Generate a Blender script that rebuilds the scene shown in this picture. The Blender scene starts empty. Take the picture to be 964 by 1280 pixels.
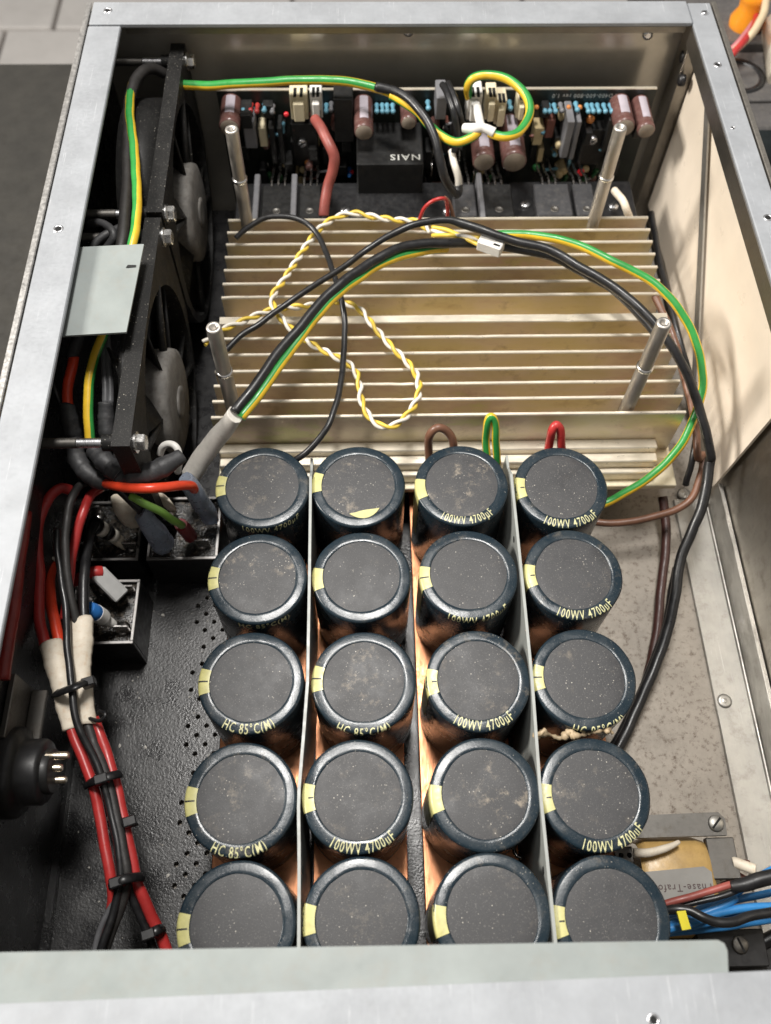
import bpy, bmesh, math, random
from mathutils import Vector, Matrix
random.seed(7)
S = 0.01                                   # all lengths below are in centimetres
PI = math.pi
scene = bpy.context.scene
col = scene.collection

# ------------------------------------------------------------------ camera
cam_data = bpy.data.cameras.new("camera")
cam = bpy.data.objects.new("camera", cam_data); col.objects.link(cam)
cam.matrix_world = Matrix(((0.99968, 0.01420, -0.02107, 0.0), (-0.02250, 0.88024, -0.47400, 0.0),
                           (0.01181, 0.47432, 0.88027, 35.14 * S), (0, 0, 0, 1)))
cam_data.sensor_fit = 'VERTICAL'; cam_data.sensor_height = 24.0; cam_data.lens = 20.51
cam_data.clip_start = 0.01; cam_data.clip_end = 50.0
cam_data.dof.use_dof = True; cam_data.dof.focus_distance = 0.315; cam_data.dof.aperture_fstop = 9.0
scene.camera = cam

# ------------------------------------------------------------------ light
world = bpy.data.worlds.new("World"); scene.world = world; world.use_nodes = True
bg = world.node_tree.nodes['Background']
bg.inputs[0].default_value = (1.0, 0.96, 0.91, 1); bg.inputs[1].default_value = 0.27
def area(name, loc, target, sx, sy, power, color):
    d = bpy.data.lights.new(name, 'AREA'); d.shape = 'RECTANGLE'; d.size = sx * S; d.size_y = sy * S
    d.energy = power; d.color = color
    o = bpy.data.objects.new(name, d); col.objects.link(o)
    o.location = Vector(loc) * S
    o.rotation_euler = (Vector(target) - Vector(loc)).to_track_quat('-Z', 'Y').to_euler()
    return o
area("bench_lamp", (-2, 34, 98), (2, 17, 4), 12, 24, 8.8, (1.0, 0.97, 0.93))
area("room_lamp", (-108, 26, 92), (6, 22, 6), 28, 28, 21.0, (1.0, 0.95, 0.88))
scene.view_settings.view_transform = 'Standard'; scene.view_settings.look = 'None'
scene.view_settings.exposure = 0.18; scene.view_settings.gamma = 1.0
scene.render.engine = 'CYCLES'
scene.cycles.use_denoising = True

# ------------------------------------------------------------------ materials
def new_mat(name):
    m = bpy.data.materials.new(name); m.use_nodes = True
    return m, m.node_tree.nodes, m.node_tree.links, m.node_tree.nodes['Principled BSDF']
def coords(N, L, scale=(1, 1, 1), rnd=False):
    tc = N.new('ShaderNodeTexCoord'); mp = N.new('ShaderNodeMapping')
    mp.inputs['Scale'].default_value = tuple(100 * s for s in scale)      # pattern units are centimetres
    L.new(tc.outputs['Object'], mp.inputs['Vector'])
    if rnd:
        oi = N.new('ShaderNodeObjectInfo'); cm = N.new('ShaderNodeCombineXYZ'); mu = N.new('ShaderNodeMath')
        mu.operation = 'MULTIPLY'; mu.inputs[1].default_value = 60
        L.new(oi.outputs['Random'], mu.inputs[0])
        for k in range(3): L.new(mu.outputs[0], cm.inputs[k])
        L.new(cm.outputs[0], mp.inputs['Location'])
    return mp.outputs['Vector']
def noise(N, L, vec, scale, detail=4, rough=0.6):
    n = N.new('ShaderNodeTexNoise'); n.inputs['Scale'].default_value = scale
    n.inputs['Detail'].default_value = detail; n.inputs['Roughness'].default_value = rough
    L.new(vec, n.inputs['Vector']); return n.outputs['Fac']
def ramp(N, L, fac, stops):
    r = N.new('ShaderNodeValToRGB'); e = r.color_ramp.elements
    while len(e) < len(stops): e.new(0.5)
    for k, (p, c) in enumerate(stops):
        e[k].position = p; e[k].color = (c, c, c, 1) if isinstance(c, (int, float)) else (*c, 1)
    L.new(fac, r.inputs[0]); return r.outputs[0]
def mix(N, L, fac, a, b, mode='MIX'):
    m = N.new('ShaderNodeMix'); m.data_type = 'RGBA'; m.blend_type = mode
    for sock, v in ((m.inputs[0], fac), (m.inputs[6], a), (m.inputs[7], b)):
        if isinstance(v, bpy.types.NodeSocket): L.new(v, sock)
        elif isinstance(v, (int, float)): sock.default_value = v
        else: sock.default_value = (*v, 1)
    return m.outputs[2]
def bump(N, L, B, height, strength, dist=0.02):
    b = N.new('ShaderNodeBump'); b.inputs['Strength'].default_value = strength
    b.inputs['Distance'].default_value = dist * S
    L.new(height, b.inputs['Height']); L.new(b.outputs[0], B.inputs['Normal'])
MATS = {}
def plastic(name, c, rough=0.45, var=0.25, dirt=0.0, dirtcol=(0.25, 0.22, 0.18), bmp=0.0, scale=1.5, rnd=True, spec=0.5):
    m, N, L, B = new_mat(name)
    v = coords(N, L, rnd=rnd)
    f = noise(N, L, v, scale, 5)
    lo = tuple(x * (1 - var) for x in c); hi = tuple(min(1, x * (1 + var)) for x in c)
    cc = ramp(N, L, f, [(0.3, lo), (0.7, hi)])
    if dirt > 0:
        d = ramp(N, L, noise(N, L, v, scale * 3.1, 8, 0.7), [(0.5, 0.0), (0.75, dirt)])
        cc = mix(N, L, d, cc, dirtcol)
    L.new(cc, B.inputs['Base Color'])
    B.inputs['Roughness'].default_value = rough; B.inputs['Specular IOR Level'].default_value = spec
    r = ramp(N, L, noise(N, L, v, scale * 2.3, 4), [(0.3, max(0.02, rough - 0.1)), (0.7, min(1, rough + 0.12))])
    L.new(r, B.inputs['Roughness'])
    if bmp > 0: bump(N, L, B, noise(N, L, v, scale * 9, 4), bmp)
    MATS[name] = m; return m
def metal(name, c, rough=0.35, stretch=(1, 1, 1), var=0.15, dirt=0.0, dirtcol=(0.12, 0.09, 0.06), scratch=0.0, bmp=0.1, metallic=1.0, dscale=1.2, rvar=1.0):
    m, N, L, B = new_mat(name)
    v = coords(N, L); vs = coords(N, L, stretch)
    f = noise(N, L, v, 0.45, 6, 0.65)
    cc = ramp(N, L, f, [(0.3, tuple(x * (1 - var) for x in c)), (0.7, tuple(min(1, x * (1 + var)) for x in c))])
    fine = noise(N, L, vs, 6, 4, 0.7)
    rr = ramp(N, L, fine, [(0.25, max(0.03, rough - 0.12 * rvar)), (0.75, min(1, rough + 0.14 * rvar))])
    if scratch > 0:
        for q, (an_, sx) in enumerate(((0.5, 30), (-0.9, 26), (1.35, 34))):
            mp = N.new('ShaderNodeMapping'); mp.inputs['Rotation'].default_value = (0, 0, an_); mp.inputs['Scale'].default_value = (sx, 0.35, 1)
            L.new(v, mp.inputs['Vector'])
            st = ramp(N, L, noise(N, L, mp.outputs[0], 1.0, 1, 0.4), [(0.70, 0.0), (0.76, scratch)])
            msk = ramp(N, L, noise(N, L, v, 0.8 + .3 * q, 3), [(0.50, 0.0), (0.62, 1.0)])
            cc = mix(N, L, mix(N, L, 1.0, st, msk, 'MULTIPLY'), cc, (0.85, 0.86, 0.88))
    if dirt > 0:
        d1 = noise(N, L, v, dscale, 10, 0.75)
        d = ramp(N, L, d1, [(0.52, 0.0), (0.70, dirt)])
        cc = mix(N, L, d, cc, dirtcol)
        rr = mix(N, L, d, rr, (0.8, 0.8, 0.8))
    L.new(cc, B.inputs['Base Color']); L.new(rr, B.inputs['Roughness'])
    B.inputs['Metallic'].default_value = metallic
    if bmp > 0: bump(N, L, B, fine, bmp, 0.01)
    MATS[name] = m; return m

metal('rail_aluminium', (0.33, 0.345, 0.365), 0.52, (1, 1.6, 1), scratch=0.28, dirt=0.2, dirtcol=(0.3, 0.3, 0.3), bmp=0.05, metallic=0.3)
metal('rail_aluminium_cross', (0.33, 0.345, 0.365), 0.52, (1.6, 1, 1), scratch=0.28, dirt=0.2, dirtcol=(0.3, 0.3, 0.3), bmp=0.05, metallic=0.3)
metal('plate_edge', (0.75, 0.73, 0.70), 0.4, bmp=0.1)
metal('rear_plate', (0.50, 0.47, 0.41), 0.22, (1, 1, 1), var=0.12, dirt=0.0, bmp=0.0, rvar=0.2, metallic=0.45)
metal('side_plate', (0.38, 0.355, 0.315), 0.42, (1, 3, 0.2), dirt=0.4, bmp=0.1)
metal('dark_flange', (0.30, 0.28, 0.25), 0.40, (1, 4, 1), dirt=0.2, bmp=0.1)
metal('floor_metal', (0.30, 0.27, 0.232), 0.55, dirt=0.85, dirtcol=(0.10, 0.065, 0.045), bmp=0.2, metallic=0.55, dscale=4.2)
metal('angle_metal', (0.40, 0.385, 0.355), 0.45, (1, 0.2, 1), dirt=0.35, scratch=0.3, bmp=0.1, metallic=0.8)
metal('bright_steel', (0.78, 0.77, 0.75), 0.25, bmp=0.05)
metal('bolt_steel', (0.70, 0.70, 0.72), 0.30, (4, 1, 1), bmp=0.2)
metal('standoff_metal', (0.52, 0.49, 0.45), 0.48, (1, 1, 0.3), bmp=0.05, dirt=0.15)
metal('bracket_steel', (0.17, 0.162, 0.15), 0.50, dirt=0.4, bmp=0.1)
metal('copper', (0.70, 0.32, 0.17), 0.45, (4, 0.4, 1), dirt=0.5, dirtcol=(0.16, 0.06, 0.03), bmp=0.1)
metal('brass_pin', (0.78, 0.68, 0.54), 0.28, bmp=0.05)
metal('solder', (0.62, 0.60, 0.58), 0.25, bmp=0.3, dirt=0.4)
def heatsink_mat():
    m, N, L, B = new_mat('heatsink_gold')
    v = coords(N, L, (0.22, 0.35, 0.5)); vs = coords(N, L, (0.15, 1, 4))
    f = noise(N, L, v, 1.0, 5, 0.6)
    c = ramp(N, L, f, [(0.26, (0.66, 0.54, 0.32)), (0.38, (0.82, 0.73, 0.48)), (0.50, (0.86, 0.76, 0.60)), (0.60, (0.75, 0.62, 0.51)), (0.68, (0.70, 0.67, 0.38)), (0.78, (0.85, 0.79, 0.52))])
    d = ramp(N, L, noise(N, L, coords(N, L), 1.3, 8, 0.7), [(0.56, 0.0), (0.76, 0.4)])
    c = mix(N, L, d, c, (0.20, 0.13, 0.07))
    L.new(c, B.inputs['Base Color']); B.inputs['Metallic'].default_value = 0.68
    fine = noise(N, L, vs, 5, 4)
    L.new(ramp(N, L, fine, [(0.2, 0.26), (0.8, 0.42)]), B.inputs['Roughness'])
    bump(N, L, B, fine, 0.08, 0.01)
    MATS['heatsink_gold'] = m
heatsink_mat()
metal('fin_edge', (0.80, 0.73, 0.60), 0.34, (0.2, 1, 1), var=0.12, dirt=0.25, dirtcol=(0.3, 0.24, 0.16), bmp=0.06, metallic=0.6)
metal('passivated_plate', (0.83, 0.75, 0.56), 0.40, dirt=0.15, bmp=0.05, metallic=0.4)

def dusty(name, c, rough, dustcol, lo, hi, fleck=0.5, grain=0.3, spec=0.5, clump=0.0):
    m, N, L, B = new_mat(name)
    v = coords(N, L, rnd=True)
    n1 = noise(N, L, v, 0.9, 6, 0.65)
    d = ramp(N, L, n1, [(0.35, lo), (0.75, hi)])
    cc = mix(N, L, d, c, dustcol)
    if clump > 0:
        oi = N.new('ShaderNodeObjectInfo'); mr = N.new('ShaderNodeMapRange')
        mr.inputs['To Min'].default_value = 0.0; mr.inputs['To Max'].default_value = clump
        L.new(oi.outputs['Random'], mr.inputs['Value'])
        cl = ramp(N, L, noise(N, L, v, 2.2, 9, 0.78), [(0.53, 0.0), (0.66, 1.0)])
        cl2 = ramp(N, L, noise(N, L, v, 0.55, 2), [(0.46, 0.0), (0.60, 1.0)])
        cm_ = mix(N, L, 1.0, mix(N, L, 1.0, cl, cl2, 'MULTIPLY'), mr.outputs[0], 'MULTIPLY')
        cc = mix(N, L, cm_, cc, (0.26, 0.22, 0.17))
    vo = N.new('ShaderNodeTexVoronoi'); vo.inputs['Scale'].default_value = 7.0; vo.inputs['Randomness'].default_value = 1
    L.new(v, vo.inputs['Vector'])
    sp = ramp(N, L, vo.outputs['Distance'], [(0.07, 1.0), (0.16, 0.0)])
    dens = ramp(N, L, noise(N, L, v, 1.3, 4, 0.6), [(0.46, 0.0), (0.62, fleck)])
    g2 = mix(N, L, 1.0, sp, dens, 'MULTIPLY')
    cc = mix(N, L, g2, cc, (0.62, 0.58, 0.50))
    fn = noise(N, L, v, 22, 3, 0.8)
    fr = ramp(N, L, fn, [(0.60, 0.0), (0.72, grain)])
    cc = mix(N, L, fr, cc, (0.5, 0.48, 0.44))
    L.new(cc, B.inputs['Base Color'])
    L.new(ramp(N, L, n1, [(0.3, rough), (0.7, min(1, rough + 0.2))]), B.inputs['Roughness'])
    B.inputs['Specular IOR Level'].default_value = spec
    bump(N, L, B, noise(N, L, v, 14, 4, 0.7), 0.25, 0.015)
    MATS[name] = m
dusty('capacitor_sleeve', (0.008, 0.018, 0.027), 0.15, (0.028, 0.038, 0.045), 0.0, 0.6, fleck=0.5, grain=0.2, clump=0.5, spec=0.4)
dusty('capacitor_end', (0.020, 0.020, 0.022), 0.42, (0.054, 0.054, 0.056), 0.05, 0.85, fleck=0.85, grain=0.4, clump=0.9)
plastic('capacitor_yellow', (0.50, 0.47, 0.19), 0.35, 0.12, dirt=0.35, rnd=True, scale=3)
plastic('lettering_yellow', (0.58, 0.56, 0.31), 0.40, 0.15, dirt=0.95, dirtcol=(0.02, 0.03, 0.035), rnd=True, scale=3.2)
plastic('print_black', (0.01, 0.01, 0.01), 0.5, 0.1)
dusty('black_tray', (0.008, 0.008, 0.009), 0.20, (0.035, 0.034, 0.033), 0.05, 0.5, fleck=0.12, grain=0.12)
def tray_bump():
    m = MATS['black_tray']; N, L = m.node_tree.nodes, m.node_tree.links; B = N['Principled BSDF']
    v = coords(N, L, (1, 1, 1)); bump(N, L, B, noise(N, L, v, 11.0, 3, 0.6), 0.45, 0.025)
tray_bump()
dusty('fan_black', (0.008, 0.008, 0.008), 0.42, (0.018, 0.017, 0.016), 0.1, 0.6, fleck=0.6, grain=0.25, spec=0.25)
plastic('fan_hub', (0.13, 0.123, 0.113), 0.75, 0.35, dirt=0.7, dirtcol=(0.05, 0.036, 0.026), bmp=0.15)
plastic('black_plastic', (0.010, 0.010, 0.011), 0.40, 0.3, dirt=0.3, dirtcol=(0.05, 0.045, 0.04))
plastic('black_wire', (0.012, 0.012, 0.013), 0.36, 0.3, dirt=0.3, dirtcol=(0.05, 0.045, 0.04))
plastic('dull_black_wire', (0.022, 0.020, 0.019), 0.55, 0.3, dirt=0.4, dirtcol=(0.06, 0.055, 0.05), bmp=0.3)
plastic('heat_shrink', (0.035, 0.035, 0.037), 0.55, 0.3, dirt=0.5, dirtcol=(0.10, 0.095, 0.09), bmp=0.5)
plastic('grey_wire', (0.10, 0.10, 0.105), 0.35, 0.2)
plastic('red_wire', (0.40, 0.030, 0.028), 0.35, 0.15, dirt=0.25, dirtcol=(0.2, 0.02, 0.02))
plastic('orange_red_wire', (0.72, 0.06, 0.022), 0.35, 0.12, dirt=0.2, dirtcol=(0.3, 0.04, 0.02))
plastic('dark_red_wire', (0.20, 0.015, 0.012), 0.4, 0.2)
plastic('pink_red_wire', (0.26, 0.065, 0.052), 0.45, 0.2)
plastic('brown_wire', (0.16, 0.075, 0.045), 0.4, 0.2)
plastic('maroon_wire', (0.050, 0.018, 0.014), 0.45, 0.2)
plastic('green_wire', (0.03, 0.25, 0.05), 0.35, 0.15)
plastic('yellow_wire', (0.72, 0.46, 0.03), 0.35, 0.12)
plastic('lime_wire', (0.22, 0.42, 0.08), 0.4, 0.15)
plastic('white_wire', (0.72, 0.68, 0.60), 0.4, 0.1, dirt=0.2)
plastic('gold_yellow_wire', (0.66, 0.47, 0.06), 0.4, 0.12)
plastic('blue_wire', (0.03, 0.19, 0.46), 0.38, 0.15)
plastic('white_sleeve', (0.66, 0.59, 0.48), 0.55, 0.12, dirt=0.45, dirtcol=(0.42, 0.22, 0.07), bmp=0.3)
plastic('grey_sleeve', (0.60, 0.57, 0.52), 0.55, 0.12, dirt=0.3, dirtcol=(0.2, 0.17, 0.14), bmp=0.2)
def frosted(name, c, alpha):
    m = plastic(name, c, 0.30, 0.15); B = m.node_tree.nodes['Principled BSDF']
    B.inputs['Transmission Weight'].default_value = alpha; B.inputs['IOR'].default_value = 1.25
frosted('blue_tubing', (0.36, 0.41, 0.50), 0.45)
plastic('red_sleeve', (0.24, 0.012, 0.016), 0.4, 0.2)
plastic('white_nylon', (0.74, 0.72, 0.68), 0.4, 0.08, dirt=0.25)
plastic('cream_nylon', (0.70, 0.62, 0.43), 0.4, 0.1, dirt=0.25)
plastic('grey_nylon', (0.46, 0.46, 0.45), 0.45, 0.1, dirt=0.2)
plastic('insulation_grey', (0.25, 0.275, 0.268), 0.38, 0.10, dirt=0.30, rnd=False, scale=0.6)
plastic('divider_grey', (0.30, 0.315, 0.30), 0.42, 0.08, dirt=0.25, rnd=False)
plastic('cream_sheet', (0.92, 0.81, 0.67), 0.34, 0.05, dirt=0.10, dirtcol=(0.6, 0.5, 0.38), rnd=False, scale=0.35)
plastic('circuit_board', (0.008, 0.012, 0.010), 0.4, 0.3)
plastic('silkscreen', (0.48, 0.48, 0.45), 0.6, 0.1)
plastic('capacitor_brown', (0.12, 0.055, 0.048), 0.32, 0.2, dirt=0.3)
plastic('capacitor_silver_stripe', (0.40, 0.36, 0.40), 0.35, 0.1)
plastic('capacitor_top', (0.23, 0.19, 0.15), 0.5, 0.2)
plastic('component_black', (0.010, 0.010, 0.010), 0.45, 0.3, dirt=0.45, dirtcol=(0.05, 0.046, 0.04))
plastic('relay_black', (0.013, 0.013, 0.013), 0.38, 0.3, dirt=0.3, dirtcol=(0.05, 0.045, 0.04))
plastic('component_grey', (0.16, 0.16, 0.17), 0.45, 0.15, dirt=0.2)
plastic('transistor_grey', (0.045, 0.045, 0.048), 0.5, 0.2, dirt=0.5, dirtcol=(0.13, 0.12, 0.11))
plastic('resistor_blue', (0.12, 0.29, 0.38), 0.35, 0.15)
plastic('resistor_red', (0.36, 0.04, 0.035), 0.35, 0.15)
plastic('orange_disc', (0.55, 0.20, 0.05), 0.4, 0.15)
plastic('tan_part', (0.45, 0.36, 0.20), 0.45, 0.15)
plastic('brown_part', (0.15, 0.055, 0.04), 0.45, 0.15)
plastic('green_part', (0.02, 0.10, 0.03), 0.4, 0.2)
plastic('red_part', (0.60, 0.02, 0.03), 0.3, 0.1)
plastic('blue_part', (0.03, 0.17, 0.50), 0.4, 0.1)
metal('rectifier_case', (0.32, 0.31, 0.30), 0.45, dirt=0.35, bmp=0.15)
plastic('potting', (0.012, 0.011, 0.010), 0.18, 0.4, dirt=0.7, dirtcol=(0.20, 0.16, 0.12), bmp=0.8)
plastic('transformer_tape', (0.48, 0.31, 0.11), 0.42, 0.2, dirt=0.4, dirtcol=(0.28, 0.16, 0.05), bmp=0.3, scale=1.2)
plastic('paper_label', (0.26, 0.25, 0.23), 0.6, 0.08, dirt=0.3)
plastic('label_ink', (0.08, 0.05, 0.05), 0.7, 0.1)
plastic('yellow_tag', (0.72, 0.62, 0.02), 0.4, 0.08)
plastic('glue', (0.42, 0.32, 0.20), 0.5, 0.2, dirt=0.4)
plastic('flake', (0.50, 0.48, 0.44), 0.6, 0.2)
plastic('dark_hole', (0.004, 0.004, 0.004), 0.8, 0.1)
plastic('bench_mat', (0.026, 0.024, 0.020), 0.8, 0.2, rnd=False, bmp=0.3, scale=0.8)
plastic('tile_white', (0.78, 0.75, 0.72), 0.45, 0.06, dirt=0.12, rnd=True, scale=0.12)
plastic('grout', (0.36, 0.33, 0.31), 0.8, 0.2)
plastic('wood', (0.36, 0.20, 0.09), 0.55, 0.2)
plastic('maroon_cloth', (0.10, 0.018, 0.016), 0.8, 0.25)
plastic('orange_knob', (0.85, 0.30, 0.02), 0.30, 0.08)
plastic('grey_box', (0.085, 0.08, 0.078), 0.5, 0.15, dirt=0.3)
plastic('teal_surface', (0.09, 0.23, 0.28), 0.55, 0.15)
plastic('beige_wire', (0.58, 0.46, 0.30), 0.45, 0.1)
plastic('rose_wire', (0.46, 0.16, 0.17), 0.45, 0.1)

# ------------------------------------------------------------------ mesh helpers (cm in, metres out)
class Mesh:
    def __init__(s): s.v = []; s.f = []; s.mi = []; s.sm = []
    def add(s, vs, fs, mi=0, smooth=False):
        o = len(s.v); s.v += [tuple(p) for p in vs]
        for f in fs: s.f.append([i + o for i in f]); s.mi.append(mi); s.sm.append(smooth)
        return s
    def box(s, x0, x1, y0, y1, z0, z1, b=0.0, mi=0, rot=None):
        """box with chamfered edges"""
        if b <= 0:
            vs = [(x, y, z) for z in (z0, z1) for y in (y0, y1) for x in (x0, x1)]
            fs = [(0, 2, 3, 1), (4, 5, 7, 6), (0, 1, 5, 4), (2, 6, 7, 3), (0, 4, 6, 2), (1, 3, 7, 5)]
        else:
            vs = []; idx = {}
            X, Y, Z = (x0, x1), (y0, y1), (z0, z1)
            for i in (0, 1):
                for j in (0, 1):
                    for k in (0, 1):
                        sx, sy, sz = (b, -b)[i], (b, -b)[j], (b, -b)[k]
                        for a, d in (('x', (0, sy, sz)), ('y', (sx, 0, sz)), ('z', (sx, sy, 0))):
                            idx[i, j, k, a] = len(vs); vs.append((X[i] + d[0], Y[j] + d[1], Z[k] + d[2]))
            fs = []
            for i in (0, 1):
                q = [idx[i, 0, 0, 'x'], idx[i, 1, 0, 'x'], idx[i, 1, 1, 'x'], idx[i, 0, 1, 'x']]; fs.append(q if i else q[::-1])
                q = [idx[0, i, 0, 'y'], idx[0, i, 1, 'y'], idx[1, i, 1, 'y'], idx[1, i, 0, 'y']]; fs.append(q if i else q[::-1])
                q = [idx[0, 0, i, 'z'], idx[1, 0, i, 'z'], idx[1, 1, i, 'z'], idx[0, 1, i, 'z']]; fs.append(q if i else q[::-1])
            for i in (0, 1):
                for j in (0, 1):
                    fs.append([idx[i, j, 0, 'x'], idx[i, j, 1, 'x'], idx[i, j, 1, 'y'], idx[i, j, 0, 'y']])
                    fs.append([idx[i, 0, j, 'x'], idx[i, 1, j, 'x'], idx[i, 1, j, 'z'], idx[i, 0, j, 'z']])
                    fs.append([idx[0, i, j, 'y'], idx[1, i, j, 'y'], idx[1, i, j, 'z'], idx[0, i, j, 'z']])
            for i in (0, 1):
                for j in (0, 1):
                    for k in (0, 1): fs.append([idx[i, j, k, a] for a in 'xyz'])
        if rot is not None:
            c = Vector(((x0 + x1) / 2, (y0 + y1) / 2, (z0 + z1) / 2))
            vs = [tuple(c + rot @ (Vector(p) - c)) for p in vs]
        return s.add(vs, fs, mi)
    def lathe(s, prof, n=24, origin=(0, 0, 0), axis=(0, 0, 1), mi=0, smooth=True, cap0=True, cap1=True, a0=0.0, a1=2 * PI):
        """profile [(r, h)] turned about axis"""
        ax = Vector(axis).normalized(); q = ax.to_track_quat('Z', 'Y').to_matrix(); O = Vector(origin)
        full = abs(a1 - a0 - 2 * PI) < 1e-6; m = n if full else n + 1
        vs = []
        for (r, h) in prof:
            for k in range(m):
                a = a0 + (a1 - a0) * k / n
                vs.append(tuple(O + q @ Vector((r * math.cos(a), r * math.sin(a), h))))
        fs = []
        for i in range(len(prof) - 1):
            for k in range(n):
                k2 = (k + 1) % m
                fs.append((i * m + k, i * m + k2, (i + 1) * m + k2, (i + 1) * m + k))
        s.add(vs, fs, mi, smooth)
        if full:
            if cap0 and prof[0][0] > 1e-6: s.add([vs[k] for k in range(m)], [list(range(m))[::-1]], mi)
            if cap1 and prof[-1][0] > 1e-6: s.add([vs[(len(prof) - 1) * m + k] for k in range(m)], [list(range(m))], mi)
        return s
    def prism(s, pts, z0, z1, mi=0, fn=None):
        """polygon pts [(x,y)] extruded z0..z1; fn maps (x,y,z)"""
        n = len(pts); vs = [(x, y, z0) for x, y in pts] + [(x, y, z1) for x, y in pts]
        if fn: vs = [fn(*p) for p in vs]
        fs = [list(range(n))[::-1], list(range(n, 2 * n))] + [(i, (i + 1) % n, n + (i + 1) % n, n + i) for i in range(n)]
        return s.add(vs, fs, mi)
    def tube(s, pts, r, n=10, mi=0, sub=6, sector=None, twist=0.0, smooth_path=True, caps=True, flat=1.0, wob=0.0, jit=0.0):
        """round cable along a path; r a number or a list per control point; sector = material index by angle"""
        P = [Vector(p) for p in pts]; RR = list(r) if isinstance(r, (list, tuple)) else [r] * len(P)
        if smooth_path and len(P) > 2:
            Q, R2 = [], []
            for i in range(len(P) - 1):
                p0, p1, p2, p3 = P[max(i - 1, 0)], P[i], P[i + 1], P[min(i + 2, len(P) - 1)]
                for k in range(sub):
                    t = k / sub; t2, t3 = t * t, t * t * t
                    Q.append(0.5 * ((2 * p1) + (p2 - p0) * t + (2 * p0 - 5 * p1 + 4 * p2 - p3) * t2 + (3 * p1 - p0 - 3 * p2 + p3) * t3))
                    R2.append(RR[i] * (1 - t) + RR[i + 1] * t)
            Q.append(P[-1]); R2.append(RR[-1]); P, RR = Q, R2
            if jit > 0:
                ph = (P[0].x * 3.1 + P[0].y * 1.7) % 6.28; acc = 0
                for i in range(1, len(P) - 1):
                    acc += (P[i] - P[i - 1]).length
                    P[i] = P[i] + jit * Vector((math.sin(acc * 2.1 + ph) + .6 * math.sin(acc * 5.3 + 2 * ph), math.sin(acc * 1.7 + 2.2 * ph) + .5 * math.sin(acc * 4.6 + ph), .7 * math.sin(acc * 2.6 + 3 * ph)))
        T = [(P[min(i + 1, len(P) - 1)] - P[max(i - 1, 0)]).normalized() for i in range(len(P))]
        up = Vector((0, 0, 1)) if abs(T[0].z) < 0.9 else Vector((0, 1, 0))
        a = (up - T[0] * up.dot(T[0])).normalized(); vs = []; tw = 0
        for i, p in enumerate(P):
            a = (a - T[i] * a.dot(T[i])).normalized(); b = T[i].cross(a)
            if i: tw += twist * (p - P[i - 1]).length
            rr = RR[i] * (1 + wob * math.sin(i * 1.7) * math.sin(i * 0.6 + 1))
            for k in range(n):
                w = 2 * PI * k / n + tw
                vs.append(tuple(p + rr * (math.cos(w) * a * flat + math.sin(w) * b)))
        fs = []; o = len(s.v); s.v += vs
        for i in range(len(P) - 1):
            for k in range(n):
                s.f.append([o + i * n + k, o + i * n + (k + 1) % n, o + (i + 1) * n + (k + 1) % n, o + (i + 1) * n + k])
                s.mi.append(sector[k] if sector else mi); s.sm.append(True)
        if caps:
            s.f.append([o + k for k in range(n)][::-1]); s.mi.append(mi); s.sm.append(False)
            e = o + (len(P) - 1) * n; s.f.append([e + k for k in range(n)]); s.mi.append(mi); s.sm.append(False)
        return s
    def data(s, name, mats, off=(0, 0, 0)):
        me = bpy.data.meshes.new(name)
        me.from_pydata([((p[0] - off[0]) * S, (p[1] - off[1]) * S, (p[2] - off[2]) * S) for p in s.v], [], s.f)
        for m in mats: me.materials.append(MATS[m])
        me.polygons.foreach_set('material_index', s.mi); me.polygons.foreach_set('use_smooth', s.sm)
        me.update(); return me
def wloc(o):
    v = Vector((0, 0, 0))
    while o is not None: v += o.location; o = o.parent
    return v / S
def obj(name, mesh, mats, parent=None):
    """link one mesh object; vertices are given in world cm"""
    if isinstance(mats, str): mats = [mats]
    off = wloc(parent) if parent else (0, 0, 0)
    o = bpy.data.objects.new(name, mesh.data(name, mats, off) if isinstance(mesh, Mesh) else mesh)
    col.objects.link(o); o.parent = parent; return o
def tag(o, label, cat, group=None):
    o['label'] = label; o['category'] = cat
    if group: o['group'] = group
    return o
def thing(name, label, cat, loc=(0, 0, 0), group=None):
    o = bpy.data.objects.new(name, None); o.empty_display_size = 0.01; o.location = Vector(loc) * S
    col.objects.link(o); return tag(o, label, cat, group)
def one(name, mesh, mats, label, cat, group=None):
    """a thing that is one mesh, its origin at its lowest middle"""
    xs, ys, zs = zip(*mesh.v); off = ((min(xs) + max(xs)) / 2, (min(ys) + max(ys)) / 2, min(zs))
    if isinstance(mats, str): mats = [mats]
    o = bpy.data.objects.new(name, mesh.data(name, mats, off)); o.location = Vector(off) * S
    col.objects.link(o); return tag(o, label, cat, group)
def structure(name, mesh, mats):
    o = obj(name, mesh, mats); o['kind'] = 'structure'; return o
_glyph = {}
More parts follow.
